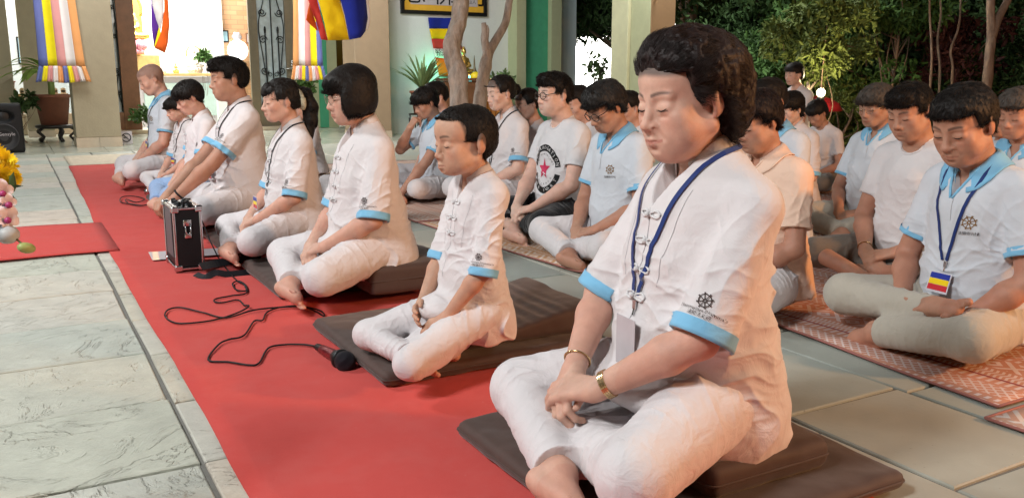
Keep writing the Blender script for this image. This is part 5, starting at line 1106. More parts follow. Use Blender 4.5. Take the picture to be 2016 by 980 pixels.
# ---------------------------------------------------------------- flags
for n_, c_ in (('f_blue','#1B2A8C'),('f_yellow','#E8C712'),('f_red','#C8403A'),('f_white','#E6E2E0'),('f_orange','#E0611C'),('f_peri','#6A74B0'),('f_pink','#D89A98'),('f_peach','#E8A468'),('f_lyel','#F0E020'),('f_purple','#5A2C90')): M[n_] = cloth_mat('flag_cloth', c_, wr=.15, sheen=.1)
def flagcloth(name, P, mats, parent, cuts):
    """P (n,m,3) grid; stripes along the first index"""
    n, m = P.shape[:2]; obs = []
    for k, mt in enumerate(mats):
        a, b = cuts[k], cuts[k+1]; S = P[a:b+1]; nn = b-a+1; F = [(i*m+j, (i+1)*m+j, (i+1)*m+j+1, i*m+j+1) for i in range(nn-1) for j in range(m-1)]
        o = mesh_obj(name, S.reshape(-1,3), F, M[mt], parent); md = o.modifiers.new('s','SOLIDIFY'); md.thickness = .002; obs.append(o)
    return obs
def column_flag(pxl, pxr, Y, ztop, label, mats, flip=1):
    xl = onY(pxl,130,Y)[0]; xr = onY(pxr,130,Y)[0]; zb = onY(pxl,130,Y)[2]; r = empty('flag', ((xl+xr)/2,Y,zb)); w_ = xr-xl; N_ = 60; Mz = 24; P = np.zeros((N_+1,Mz,3))
    for i in range(N_+1):
        for j in range(Mz):
            u = i/N_; v = j/(Mz-1); fl_ = .82+.18*(1-v)**2; x_ = (u-.5)*w_*fl_+.10*flip*(v)*-.5; P[i,j] = (x_, -.02*math.sin(u*16+v*1.5)*(1-.3*v)-.01, v*(ztop-zb))
    flagcloth('stripe', P, mats, r, [0,12,24,36,48,60])
    N2 = 100; P = np.zeros((N2+1,7,3)); cc = ['f_peri','f_lyel','f_pink','f_white','f_peach']*2
    for i in range(N2+1):
        for j in range(7): u = i/N2; v = j/6; P[i,j] = ((u-.5)*w_*(1+.20*(1-v)), -.028*math.sin(u*62)*(1-.75*v)-.024, -.20+.20*v+.01*math.sin(u*9)*(1-v))
    flagcloth('ruffle', P, cc if flip > 0 else cc[::-1], r, list(range(0,101,10))); return tag(r, label, 'flag')
column_flag(76, 168, 12.5, 3.3, 'long pastel striped flag with ruffled hem on the left tan column', ['f_peri','f_lyel','f_pink','f_white','f_peach'])
column_flag(576, 636, 12.45, 3.3, 'long pastel striped flag with ruffled hem beside the right door leaf', ['f_peach','f_white','f_pink','f_lyel','f_peri'], -1)
# twisted hanging flag in the doorway
def polyflag(name, polys, Y, label, wav=.02, th=.003):
    """polys: list of (material, [(px,py)...]) laid out on the plane y=Y and given folds"""
    r = empty(name, onY(polys[0][1][0][0], 40, Y))
    for k, (mt, pl) in enumerate(polys):
        P2 = np.array([[onY(a,b,Y)[0]-r.location.x, onY(a,b,Y)[2]-r.location.z] for a,b in pl]); P2, F_ = subdiv_poly(P2, [tuple(range(len(P2)))], .06)
        P = np.array([[p[0], wav*math.sin(p[0]*14+p[1]*5)+.6*wav*math.sin(p[0]*31+1)-.004*k, p[1]] for p in P2]); o = mesh_obj('stripe', P, F_, M[mt], r); md = o.modifiers.new('s','SOLIDIFY'); md.thickness = th
    return tag(r, label, 'flag')
polyflag('flag', [('f_purple',[(299,-60),(298,10),(299,60),(303,92),(306,84),(313,55),(309,30),(302,-60)]),('f_white',[(301,-60),(300,8),(308,40),(316,62),(322,30),(322,-10),(321,-60)]),('f_lyel',[(313,54),(317,66),(305,95),(303,92)]),('f_orange',[(321,-60),(323,20),(317,64),(304,95),(324,105),(331,85),(334,50),(330,-10),(329,-60)])], 12.0, 'folded purple, white and orange flag hanging in the doorway')
polyflag('flag', [('f_red',[(612,-60),(610,0),(624,40),(633,78),(646,80),(636,40),(625,-10),(622,-60)]),('f_orange',[(612,8),(601,40),(628,62),(620,30)]),('f_yellow',[(622,-60),(626,-8),(638,40),(646,80),(686,79),(676,30),(664,-15),(655,-60)]),('f_blue',[(655,-60),(665,-15),(677,30),(686,79),(706,75),(718,62),(722,45),(727,30),(727,0),(722,-60)]),('f_white',[(722,-60),(727,-5),(729,38),(722,60),(720,58),(724,38),(722,-5),(717,-60)])], 6.4, 'large dark blue, yellow and red flag draped overhead, nearest the camera', .03)
fz = onY(665,-60,6.4)[2]; fl_cord = MB().tube([(-4.5,6.4,fz+.25),(.5,6.4,fz+.06),(3.,6.4,fz),(7.3,9.0,fz+.2)], .006, 6).build('cord', M['iron'], None, True); tag(fl_cord, 'thin overhead cord from which the dark blue, yellow and red flag hangs', 'cord')
# the five-band cloth on the wall
Y_ = 13.26; r = empty('flag', onY(875,90,Y_)); ed = [(842,897,35,36),(844,899,57,57),(848,905,77,77),(852,910,96,98),(856,914,114,118),(864,914,149,152)]
for k, mt in enumerate(['f_blue','f_yellow','f_red','f_white','f_orange']):
    l0, r0_, ya, yb = ed[k]; l1, r1_, yc, yd = ed[k+1]; P = np.zeros((15,5,3))
    for i in range(15):
        for j in range(5):
            u = i/14; v = j/4; A_ = onY(l0+(r0_-l0)*u, ya+(yb-ya)*u, Y_); B_ = onY(l1+(r1_-l1)*u, yc+(yd-yc)*u, Y_); q = A_*(1-v)+B_*v-np.array(r.location); q[1] = -.012-.014*math.sin(u*9+k*.6+v); P[i,j] = q
    flagcloth('stripe', P, [mt], r, [0,14])
wtext('ธรรมะโลก', .105, (.02,-.045,.0), M['iron'], r); p = onY(876,108,Y_); wtext('The world', .085, (p[0]-r.location.x,-.045,p[2]-r.location.z), M['iron'], r)
for o in r.children:
    if o.name.startswith('lettering') and o.location.z == 0: p = onY(877,101,Y_); o.location = (p[0]-r.location.x,-.045,p[2]-r.location.z)
tag(r, 'five-band Buddhist flag with printed words on the white wall', 'flag')
# altar table by the wall
tb = empty('altar_table', (8.1,12.7,0)); p0 = onY(862,165,12.4); tw = onY(1005,175,12.4)[0]-p0[0]; tb.location = (p0[0]+tw/2, 12.72, 0)
MB().box((0,0,.80), (tw,.62,.04), bev=.006).build('tabletop', M['wood'], tb); sk = []
xs = np.linspace(-tw/2+.03, tw/2, 160); P = np.array([[[x_, -.30-.018*math.sin(x_*75)*(1.2-v), .78*v+.02] for v in np.linspace(0,1,5)] for x_ in xs]); flagcloth('table_skirt', P, ['f_goldskirt'] if 'f_goldskirt' in M else [], tb, [0,159]) if 0 else None
M['skirt'] = cloth_mat('gold_brown_satin', '#B87A36', rough=.5, wr=.15); F_ = [(i*5+j,(i+1)*5+j,(i+1)*5+j+1,i*5+j+1) for i in range(159) for j in range(4)]; so = mesh_obj('table_skirt', P.reshape(-1,3), F_, M['skirt'], tb); so.modifiers.new('s','SOLIDIFY').thickness = .003
tag(tb, 'altar table with pleated golden skirt against the white wall', 'table')
cb = empty('cabinet', (p0[0]+.35,12.75,0)); MB().box((0,-.40,.42), (.62,.25,.84), bev=.01).build('body', M['wood'], cb); MB().box((0,-.40,.865), (.70,.30,.045), bev=.01).build('top', M['wood'], cb); MB().sphere((.2,-.535,.6), .018, n=8).build('knob', M['gold'], cb, True); tag(cb, 'low dark wooden cabinet with green glow at the left of the altar table', 'cabinet')
p = onY(913,120,12.6); statue(p[0], 12.6, .84, .95, 'gilt', 'golden Buddha statue on the altar table behind the tree trunk', False, 'gilt')
p = onY(934,140,12.55); b = MB(); b.lathe([(.07,0),(.075,.03),(.05,.07),(.055,.14),(.03,.19),(.015,.24),(.012,.33),(.002,.42)], n=16); o = b.build('miniature_stupa', plain('bronze', (.16,.13,.08,1), .4, .5), None, True); o.location = (p[0],12.55,.822); tag(o, 'small dark bronze stupa on the altar table', 'stupa')
for k, (px_, py_) in enumerate(((893,158),(925,152),(947,158))): p = onY(px_,py_,12.48); o = MB().lathe([(.03,0),(.05,.01),(.05,.09),(.04,.10),(.01,.10)], n=14).build('glass_lamp', plain('turquoise_glow', '#20C0A0', .2, emit=['#50F0B0','#70F0F0','#30D0E0'][k], es=[2.,4.,2.][k]), None, True); o.location = (p[0],12.45,.822); tag(o, ['green glowing glass lamp left of the trunk','brightest turquoise glass lamp beside the trunk','blue-green glass lamp right of the trunk'][k], 'lamp')
gl = bpy.data.lights.new('green_lamp', 'POINT'); gl.energy = 4.5; gl.color = (.12,1,.5); gl.shadow_soft_size = .05; go = bpy.data.objects.new('green_lamp', gl); COL.objects.link(go); pg = onY(866,150,13.05); go.location = (pg[0],13.05,1.02)
p = onY(933,168,12.42); o = MB().sphere((0,0,0), .085, n=16).build('yellow_ball', plain('bright_yellow_paper', (.85,.66,.02,1), .5), None, True); o.location = (p[0],12.36,.90); tag(o, 'round bright yellow ornament on the altar table', 'ornament')
for k, (px_, mt) in enumerate(((955,'porcelain'),(966,'gilt'),(978,'porcelain'))): p = onY(px_,172,12.5); o = MB().lathe([(.02,0),(.06,.01),(.085,.05),(.09,.055),(.07,.05),(.01,.02)], n=18).build('offering_bowl', M[mt], None, True); o.location = (p[0],12.5-.05*k,.822); tag(o, ['white offering bowl right of the yellow ornament','gilt offering bowl between two white ones','white offering bowl nearest the bun-haired woman'][k], 'bowl')
# ---------------------------------------------------------------- plants and trees
def leaf_mat(name, c, rough=.45, var=.5):
    t = NT(name); r = t.attr('rnd'); n = t.noise(4, 2); t.set(Base_Color=t.mix(t.mix(.5, r, n), scl(c,1-var), scl((c[0]*1.25,c[1]*1.1,c[2]),1+var)), Roughness=.62, Specular_IOR_Level=.22, Transmission_Weight=0)
    return t.m
M['leaf_dark'] = leaf_mat('dark_green_leaf', (.034,.075,.026,1)); M['leaf_mid'] = leaf_mat('mid_green_leaf', (.055,.125,.034,1)); M['leaf_yel'] = leaf_mat('yellow_green_leaf', (.085,.125,.032,1)); M['leaf_red'] = leaf_mat('dark_red_leaf', (.05,.018,.018,1)); M['leaf_pale'] = leaf_mat('pale_green_leaf', (.16,.26,.12,1)); M['leaf_drac'] = leaf_mat('dracaena_leaf', (.20,.34,.06,1))
def barkmat(name, c):
    t = NT(name); n = t.noise(14, 6, .65, vec=t.obj((1,1,.35))); n2 = t.noise(60, 4); t.bump(t.math('ADD', n, t.math('MULTIPLY', n2, .3)), .8, .02); t.set(Base_Color=t.mix(t.ramp(n, [(.35,0),(.65,1)]), scl(c,.6), scl(c,1.25)), Roughness=.9); return t.m
M['bark'] = barkmat('grey_brown_bark', (.22,.15,.11,1)); M['bark_pale'] = barkmat('pale_bark', (.46,.38,.32,1))
def leaves(C, size, asp=.38, dirs=None, droop=.3, rng=RN):
    """C (n,3) leaf bases -> folded 6-vertex leaves with real outline"""
    n = len(C); d = rng.normal(0,1,(n,3)) if dirs is None else dirs+rng.normal(0,.35,(n,3)); d[:,2] -= droop; d /= np.linalg.norm(d,axis=1)[:,None]
    s = np.cross(d, rng.normal(0,1,(n,3))); s /= np.linalg.norm(s,axis=1)[:,None]; u = np.cross(s, d); L = size*rng.uniform(.55,1.25,n)[:,None]; W = L*asp*.5
    P = np.stack([C, C+d*L*.35+s*W+u*W*.25, C+d*L*.75+s*W*.75+u*W*.2-u*0, C+d*L-u*L*.08, C+d*L*.75-s*W*.75+u*W*.2, C+d*L*.35-s*W+u*W*.25, C+d*L*.5-u*W*.15], 1).reshape(-1,3)
    b = (np.arange(n)*7)[:,None]; F = np.concatenate([b+np.array([[0,1,6,5]]), b+np.array([[1,2,3,6]]), b+np.array([[5,6,3,4]])]); return P, F, np.repeat(rng.uniform(0,1,n), 7)
def blob_pts(n, c, r, rng=RN, k=9, fill=.5):
    """points in uneven clumps within an ellipsoid"""
    cc = rng.normal(0,1,(k*3,3)); cc = cc/np.linalg.norm(cc,axis=1)[:,None]*rng.uniform(.25,1,(k*3,1))**.6; rr = rng.uniform(.16,.42,k*3); i = rng.integers(0,k*3,n); p = rng.normal(0,1,(n,3)); p /= np.linalg.norm(p,axis=1)[:,None]; p = cc[i]+p*rr[i][:,None]*rng.uniform(fill,1,(n,1)); return np.asarray(c)+p*np.asarray(r), cc*np.asarray(r)+np.asarray(c)
def tree(x, y, h, cr, n, label, lm='leaf_dark', size=.11, tr=.09, cz=None, group='trees and shrubs of the dark garden', name='tree', trunkpts=None, k=8, asp=.38, bark='bark', cat='tree', seed=None, off=(0,0)):
    rng = np.random.default_rng(int(x*31+y*17+n) % 9999 if seed is None else seed); r = empty(name, (x,y,0)); cz = cz if cz is not None else h*.72
    P, cc = blob_pts(n, (off[0],off[1],cz), cr, rng, k); P = P[P[:,2] > .05]; LP, LF, A = leaves(P, size, asp, None, .35, rng); o = mesh_obj('crown' if name == 'tree' else 'foliage', LP, LF, M[lm], r, False); attr(o, 'rnd', A)
    b = MB(); tp = catmull(trunkpts or [(0,0,-.05),(rng.uniform(-.1,.1),rng.uniform(-.1,.1),h*.3),(rng.uniform(-.2,.2),rng.uniform(-.2,.2),cz)], 6); b.tube(tp, np.linspace(tr, tr*.45, len(tp)), 9)
    for c in cc[:12]: a = tp[rng.integers(len(tp)//3, len(tp))]; m = (a+c)/2+rng.normal(0,.08,3); b.tube(catmull([a, m, c], 4), np.linspace(tr*.4, tr*.08, 9), 5)
    b.build('trunk', M[bark], r, True); return tag(r, label, cat, group)
T_ = lambda px, py, z: Dp(px, py, z)
def at(px, d): p = Dp(px, 155, d); return p[0], p[1]
# tall dark trees filling the back of the garden
for k, (px_, d, h, n, lm, lb) in enumerate((
    (1360,12.5,5.2,9000,'leaf_dark','dark tree rising just right of the yellow column'),
    (1450,14.5,5.6,9000,'leaf_dark','tall dark tree behind the front woman\'s hair'),
    (1560,13.5,5.2,9000,'leaf_mid','dark green tree above the woman at the very back'),
    (1690,14.5,5.6,10000,'leaf_mid','green tree in the middle of the garden, top centre right'),
    (1800,12.8,4.8,10000,'leaf_dark','dark tree above the stocky man in plain T-shirt'),
    (1900,14.5,5.6,10000,'leaf_dark','deep green tree left of the forked trunk'),
    (2010,13.0,5.2,10000,'leaf_dark','dark tree filling the upper right corner'),
    (2120,14.0,5.4,6000,'leaf_dark','dark tree mostly beyond the right edge'),
    (1255,17.4,4.6,15000,'leaf_dark','dark tree with hanging foliage in the opening beside the blue wall strip'))):
    x_, y_ = at(px_, d); cr = (1.35,1.35,1.9) if px_ != 1255 else (1.7,1.3,.95)
    tree(x_, y_, h, cr, n, lb, lm, .14, .11, cz=2.7 if px_ != 1255 else 2.5, k=10, name='tree', off=(0,0) if px_ != 1255 else (-.85,.5))
x_, y_ = at(1150, 16.6); tree(x_+.3, y_, 1.2, (.22,.22,.3), 160, 'small bright green potted plant by the floodlit wall', 'leaf_pale', .14, .02, cz=1.1, name='potted_plant', cat='plant')
# undergrowth
for k, (px_, d, cz, cr, n, lm, sz, lb) in enumerate((
    (1420,11.5,.8,(.9,.9,.9),4500,'leaf_dark',.10,'dark shrub hidden behind the front woman'),
    (1535,11.5,1.0,(.8,.8,.8),4500,'leaf_mid',.12,'green shrub left of the standing white-clad woman'),
    (1625,9.6,1.42,(.62,.6,.55),5200,'leaf_yel',.095,'yellow-green shrub lit from below by the garden lamp'),
    (1700,10.8,1.0,(.8,.8,.75),4500,'leaf_mid',.12,'mid green shrub behind the grey-haired woman'),
    (1660,10.2,.42,(.75,.6,.36),3600,'leaf_yel',.075,'low brownish ground shrub below the garden lamp'),
    (1780,11.0,.7,(.9,.8,.7),4500,'leaf_dark',.10,'low dark shrub behind the stocky man'),
    (1870,10.6,1.05,(.8,.8,.6),4000,'leaf_red',.10,'dark red leaved shrub left of the forked trunk'),
    (1960,11.2,.9,(.9,.8,.8),4500,'leaf_dark',.10,'dark shrub behind the older man at right'),
    (2050,10.2,1.0,(.8,.8,.8),3500,'leaf_dark',.10,'dark shrub at the far right edge'),
    (1745,10.2,1.75,(.62,.6,.5),4600,'leaf_mid',.10,'bright green shrub with broad leaves near the centre of the garden'))):
    x_, y_ = at(px_, d); tree(x_, y_, cz, cr, n, lb, lm, sz, .03, cz=cz, name='shrub', k=7, cat='shrub', asp=.34)
# a far-off wood behind as one mass
P = np.array([[rg.uniform(6,26), 0, rg.uniform(.0,5.5)] for _ in range(26000)]); P[:,1] = 24-P[:,0]*.55+RN.normal(0,.7,len(P)); P[:,1] = np.maximum(P[:,1], 12); P = P[P[:,0] > .93*P[:,1]]
LP, LF, A = leaves(P, .26, .5); o = mesh_obj('woodland', LP, LF, M['leaf_dark'], None, False); attr(o, 'rnd', A); tag(o, kind='stuff', label='dense dark woodland far behind the garden trees', cat='woodland')
# bare pale stems and the forked trunk at right
def stem(px0, d, pts, r0, r1, label, mt='bark', name='tree', branches=()):
    b0 = Dp(px0, 155, d); base = np.array([b0[0], b0[1], 0]); r = empty(name, base); P = [np.array(Dp(a, c, d))-base for a, c in pts]; P = [np.array([P[0][0], P[0][1], -.03])]+P
    tp = catmull(P, 16); b = MB().tube(tp, np.linspace(r0, r1, len(tp))*(1+.10*vnoise(tp*9, 3)), 22); b.P[0] = b.P[0]+r0*.16*fbm(b.P[0]*np.array([22,22,8]), 5)[:,None]*np.array([1,1,0]); b.build('trunk', M[mt], r, True)
    for bp, a_, c_ in branches: q = catmull([np.array(Dp(a, c, d))-base for a, c in bp], 6); MB().tube(q, np.linspace(a_, c_, len(q)), 9).build('branch', M[mt], r, True)
    return tag(r, label, 'tree')
stem(1945, 8.6, [(1945,150),(1948,110),(1952,70),(1950,20),(1952,-40)], .05, .034, 'pale forked trunk standing in front of the dark trees at right', 'bark', 'tree', [([(1952,75),(1966,35),(1985,0),(2000,-40)], .045, .03)])
for k, (px_, pts) in enumerate(((1832,[(1832,160),(1834,90),(1830,20),(1832,-30)]),(1875,[(1875,150),(1872,100),(1888,50),(1892,-20)]),(1848,[(1850,160),(1846,80),(1852,30),(1850,-20)]))): stem(px_, 9.5, pts, .016, .009, ['thin pale stem left of three in the dark garden','thin bent stem nearest the forked trunk','thin middle stem of three in the dark garden'][k], 'bark', 'sapling')
stem(1592, 9.5, [(1590,185),(1600,140),(1608,105)], .022, .010, 'multi-stemmed pale sapling lit by the garden lamp', 'bark_pale', 'sapling', [([(1592,180),(1612,150),(1624,110)], .014, .008), ([(1590,175),(1586,135),(1576,100)], .012, .007)])
# the two trunks before the white wall
stem(905, 8.6, [(908,330),(905,230),(902,150),(893,120),(889,90),(898,60),(905,30),(910,-20)], .105, .072, 'thick pale trunk in front of the altar table', 'bark_pale')
stem(940, 9.2, [(938,300),(944,210),(950,160),(956,125),(962,100)], .085, .058, 'forked pale trunk with a broken stub beside the altar table', 'bark_pale', 'tree', [([(962,104),(978,76),(995,45),(1003,0),(1012,-40)], .05, .034), ([(960,108),(954,80),(954,62),(952,46)], .05, .026), ([(956,80),(960,60),(959,50)], .03, .006)])
# potted plants
def rosette(b, base, n, L, w, up, rng, A, curve=.5, k=7):
    P = []; F = []
    for i in range(n):
        a = i*2.4+rng.uniform(-.2,.2); el = up+rng.uniform(-.3,.3); d = np.array([math.cos(a)*math.cos(el), math.sin(a)*math.cos(el), math.sin(el)]); s = nrm(np.cross(d, [0,0,1])); Li = L*rng.uniform(.7,1.15)
        for j in range(k):
            t_ = j/(k-1); p = np.asarray(base)+d*Li*t_-np.array([0,0,curve*Li*t_*t_]); ww = w*math.sin(math.pi*min(.12+t_*.88,.999))**.6*(1-t_*.3); up_ = np.cross(s, d)*ww*.25; P += [p-s*ww+up_, p, p+s*ww+up_]
        o_ = b.n+(len(P)-3*k); F += [tuple(v-b.n for v in f) for j in range(k-1) for f in ((o_+j*3,o_+j*3+1,o_+j*3+4,o_+j*3+3),(o_+j*3+1,o_+j*3+2,o_+j*3+5,o_+j*3+4))]
    nv = len(P); b.add(P, F); return nv
def potted(name, x, y, label, lm, potz, poth, potr, base_h, n, L, w, up, stemh=0, stand='iron', curve=.45, heads=1):
    rng = np.random.default_rng(int(x*100+y*10)); r = empty(name, (x,y,0)); z = potz
    MB().lathe([(potr*.72,z),(potr*.75,z),(potr*.98,z+poth*.9),(potr*1.08,z+poth*.9),(potr*1.08,z+poth),(potr*.95,z+poth),(potr*.9,z+poth*.88),(.005,z+poth*.86)], n=26).build('pot', M['terracotta'], r, True)
    b = MB(); b.n = 0; base = (0,0,z+poth+stemh)
    for h_ in range(heads): rosette(b, (rng.uniform(-.04,.04)*heads, rng.uniform(-.04,.04)*heads, base[2]+h_*.02), n, L, w, up, rng, None, curve)
    o = b.build('leaves', M[lm], r, True); attr(o, 'rnd', RN.uniform(0,1,len(o.data.vertices)))
    if stemh: MB().tube([(0,0,z+poth*.8),(0.01,0,z+poth+stemh)], .045, 10).build('stem', plain('green_stem', (.20,.28,.07,1), .6), r, True)
    if potz > .05:
        s = MB()
        if stand == 'iron':
            for zz in (.02, potz-.01): s.tube([(potr*1.15*math.cos(a), potr*1.15*math.sin(a), zz) for a in np.linspace(0,6.2832,24)], .008, 5, caps=False)
            for i in range(8):
                a = i*.785; c, q = math.cos(a)*potr*1.15, math.sin(a)*potr*1.15; s.tube([(c,q,0),(c,q,potz)], .009, 5)
                mid = a+.39; s.tube([(potr*1.15*math.cos(mid+.2*math.cos(t_)), potr*1.15*math.sin(mid+.2*math.cos(t_)), potz/2+potz*.32*math.sin(t_)) for t_ in np.linspace(0,6.28,14)], .007, 5)
        else:
            s.lathe([(potr*1.0,potz-.05),(potr*1.1,potz-.03),(potr*1.05,potz),(.01,potz)], n=20)
            for i in range(5): a = i*1.2566; c, q = math.cos(a), math.sin(a); s.tube([(c*potr*.9,q*potr*.9,potz-.04),(c*potr*1.15,q*potr*1.15,potz*.6),(c*potr*.8,q*potr*.8,potz*.3),(c*potr*1.05,q*potr*1.05,.015)], [.03,.026,.022,.03], 7)
        s.build('stand', M['iron'] if stand == 'iron' else plain('black_wood', (.02,.016,.014,1), .35), r, True)
    return tag(r, label, 'potted plant')
potted('potted_aloe', 5.45, 12.35, 'spiky aloe in a terracotta pot on a black wrought-iron stand', 'leaf_pale', .36, .34, .19, 0, 46, .75, .026, 1.0, 0, 'iron', .28)
potted('potted_dracaena', .52, 14.1, 'broad-leaved dracaena in a terracotta pot on a carved black stand', 'leaf_drac', .24, .42, .23, 0, 24, .80, .075, .60, .28, 'wood', .60)
potted('potted_plant', -.02, 16.9, 'small potted plant on a ledge beside the picket fence', 'leaf_pale', .62, .22, .12, 0, 10, .6, .02, .9, 0, 'iron', .5)
p = onY(375,290,14.6)
for k, (px_, py_, Y, lm, s, lb) in enumerate(((402,112,17.35,'leaf_mid',.14,'small leafy plant on the altar top behind the tall boy'),(595,168,14.6,'leaf_mid',.22,'leafy plant under the striped flag by the door'),(985,158,12.6,'leaf_pale',.18,'fern-like plant on the altar table by the bun-haired woman'),(300,225,15.0,'leaf_mid',.30,'low plants beside the doorway behind the shaved man'),(50,203,13.9,'leaf_dark',.13,'dark leafy tuft behind the loudspeaker'))):
    p = onY(px_, py_, Y); tree(p[0], p[1], p[2], (s,s*.7,s*.75), 240, lb, lm, .11, .012, cz=max(p[2],.2), name='leafy_plant', k=3, cat='plant', group=None)
# picket fence at far left
r = empty('picket_fence', (-.05,15.9,0)); b = MB()
for i in range(8): x_ = i*.115; b.box((x_,0,.52), (.075,.02,.36), bev=.004).lathe([(.0375,-.01),(.0375,.01)], (x_,0,.70), 14, rotx(math.pi/2))
b.build('pickets', plain('cream_picket', (.62,.46,.30,1), .6), r); MB().box((.4,.015,.45), (.95,.02,.05)).box((.4,.015,.62), (.95,.02,.05)).build('rail', M['wood_lt'], r); MB().box((.4,0,.17), (1.0,.2,.33), bev=.01).build('planter_box', M['base_tile'], r); tag(r, 'short cream picket fence on a tiled planter at far left', 'fence')
# garden lamp and red thing in the shrubbery
x_, y_ = at(1618, 9.0); p = Dp(1618,183,9.0); r = empty('garden_lamp', (x_,y_,0)); MB().tube([(0,0,0),(0,0,p[2]-.04)], .015, 8).build('pole', M['iron'], r); MB().sphere((0,0,p[2]), .045, n=12).build('bulb', plain('lit_bulb', '#FFFFFF', .3, emit='#FFE8B0', es=14.), r, True); MB().lathe([(.05,p[2]-.07),(.03,p[2]-.04),(.01,p[2]-.035)], n=14).build('socket', M['iron'], r, True); tag(r, 'lit garden lamp glowing in front of the red parasol', 'lamp')
l = bpy.data.lights.new('garden_lamp_light', 'POINT'); l.energy = 26; l.color = (1,.80,.45); l.shadow_soft_size = .05; lo = bpy.data.objects.new('garden_lamp_light', l); COL.objects.link(lo); lo.location = (x_-.02,y_-.1,p[2]+.12)
x_, y_ = at(1612, 9.9); b = MB(); b.lathe([(.28,.52),(.24,.60),(.14,.66),(.02,.69)], n=24); r = empty('parasol', (x_,y_,0)); b.build('canopy', plain('red_fabric', (.42,.02,.03,1), .5), r, True); MB().tube([(0,0,0),(0,0,.72)], .015, 8).build('pole', M['iron'], r); tag(r, 'red domed cover glowing behind the garden lamp', 'parasol')
# ---------------------------------------------------------------- props on the carpet
g = lambda px, py, z=0.: G(px, py, z)
# metal-edged amplifier case
a = g(345,545); c = g(392,541); ang = math.atan2(c[1]-a[1], c[0]-a[0]); Wc = .115; Lc = .28; Hc = .285
cs = empty('amplifier_case', (a[0]+.02, a[1]+.02, .012), 0); Rz = rotz(0); cx, cy = .055, .16
MB().box((cx,cy,Hc/2+.01), (Wc,Lc,Hc-.02), bev=.003).build('body', M['blackp'], cs)
e = MB()
for sx in (-1,1):
    for sy in (-1,1): e.box((cx+sx*Wc/2,cy+sy*Lc/2,Hc/2+.01), (.012,.012,Hc), bev=.003)
    for z_ in (.012,Hc+.005): e.box((cx+sx*Wc/2,cy,z_), (.012,Lc+.012,.012), bev=.003)
for sy in (-1,1):
    for z_ in (.012,Hc+.005): e.box((cx,cy+sy*Lc/2,z_), (Wc+.012,.012,.012), bev=.003)
for sx in (-1,1):
    for sy in (-1,1):
        for z_ in (.016,Hc+.002): e.box((cx+sx*(Wc/2-.006),cy+sy*(Lc/2-.006),z_), (.034,.034,.030), bev=.006)
e.build('metal_edging', M['chrome'], cs)
lt = MB(); lt.box((cx-.002,cy-Lc/2-.006,.225), (.036,.008,.03), bev=.003).box((cx-.002,cy-Lc/2-.007,.165), (.030,.008,.022), bev=.003).tube([(cx-.012,cy-Lc/2-.013,.22),(cx-.012,cy-Lc/2-.013,.185),(cx,cy-Lc/2-.014,.165),(cx+.010,cy-Lc/2-.013,.185),(cx+.010,cy-Lc/2-.013,.22)], .003, 6); lt.build('latch', M['chrome'], cs, True)
tp = MB().box((cx,cy,Hc+.008), (Wc-.016,Lc-.02,.006)); tp.build('control_panel', M['chrome'], cs); kn = MB()
for i in range(6): MB().lathe([(.011,0),(.010,.016),(.006,.018)], (cx+(-.022 if i%2 else .022), cy-.10+.035*i, Hc+.011), 10).build('knob', M['iron'], cs, True)
kn.tube([(cx-.01,cy-.12,Hc+.01),(cx-.01,cy-.12,Hc+.045)], .008, 8); kn.build('plug', M['iron'], cs, True); tag(cs, 'black metal-edged amplifier case with steel latch on the red carpet', 'amplifier')
MB().box((cx-Wc/2-.0035,cy,.17), (.004,Lc*.62,.22), bev=.001).build('side_panel', plain('grey_grille', (.10,.10,.11,1), .5), cs)
# strap trailing from the case
def flat_strip(name, pts, w_, mt, parent, twist=0):
    pts = catmull(pts, 6); nv = [np.array((math.sin(twist*i/len(pts)),0,1)) for i in range(len(pts))]; return ribbon(name, pts, nv, w_, .0025, M[mt], parent)
def lift(pp): return [np.array(g(a_,b_,z_)) for a_,b_,z_ in pp]
st = ribbon('shoulder_strap', catmull(lift([(395,525,.04),(430,518,.03),(470,512,.03),(500,515,.02),(520,528,.02),(498,536,.016)]), 6), [np.array((.5,-.6,.6))]*31, .038, .003, M['blacklan'], None); tag(st, 'wide black shoulder strap lying from the case towards a cushion', 'strap')
s2 = ribbon('shoulder_strap', catmull(lift([(385,540,.02),(405,545,.016),(425,537,.03),(450,540,.018),(490,536,.016)]), 6), [np.array((.2,-.9,.6))]*25, .03, .003, M['blacklan'], None); tag(s2, 'narrower twisted black strap behind the metal-edged case', 'strap')
bx = g(492,512,.0); MB().box((bx[0],bx[1],.035), (.10,.075,.05), bev=.008).build('battery_pack', M['blackp']); tag(bpy.data.objects['battery_pack'], 'small black pack between the strap and the cushion', 'pack')
pz = g(293,500); pm = MB(); P = [g(292,496,.016), g(300,512,.016), g(432,501,.016), g(432,488,.016)]; pm.add(P+[p-V3(0,0,.001) for p in P], [(0,1,2,3),(7,6,5,4),(0,4,5,1),(1,5,6,2),(2,6,7,3),(3,7,4,0)]); tag(pm.build('paper_sheet', M['card_white']), 'white sheet of paper lying behind the amplifier case', 'paper')
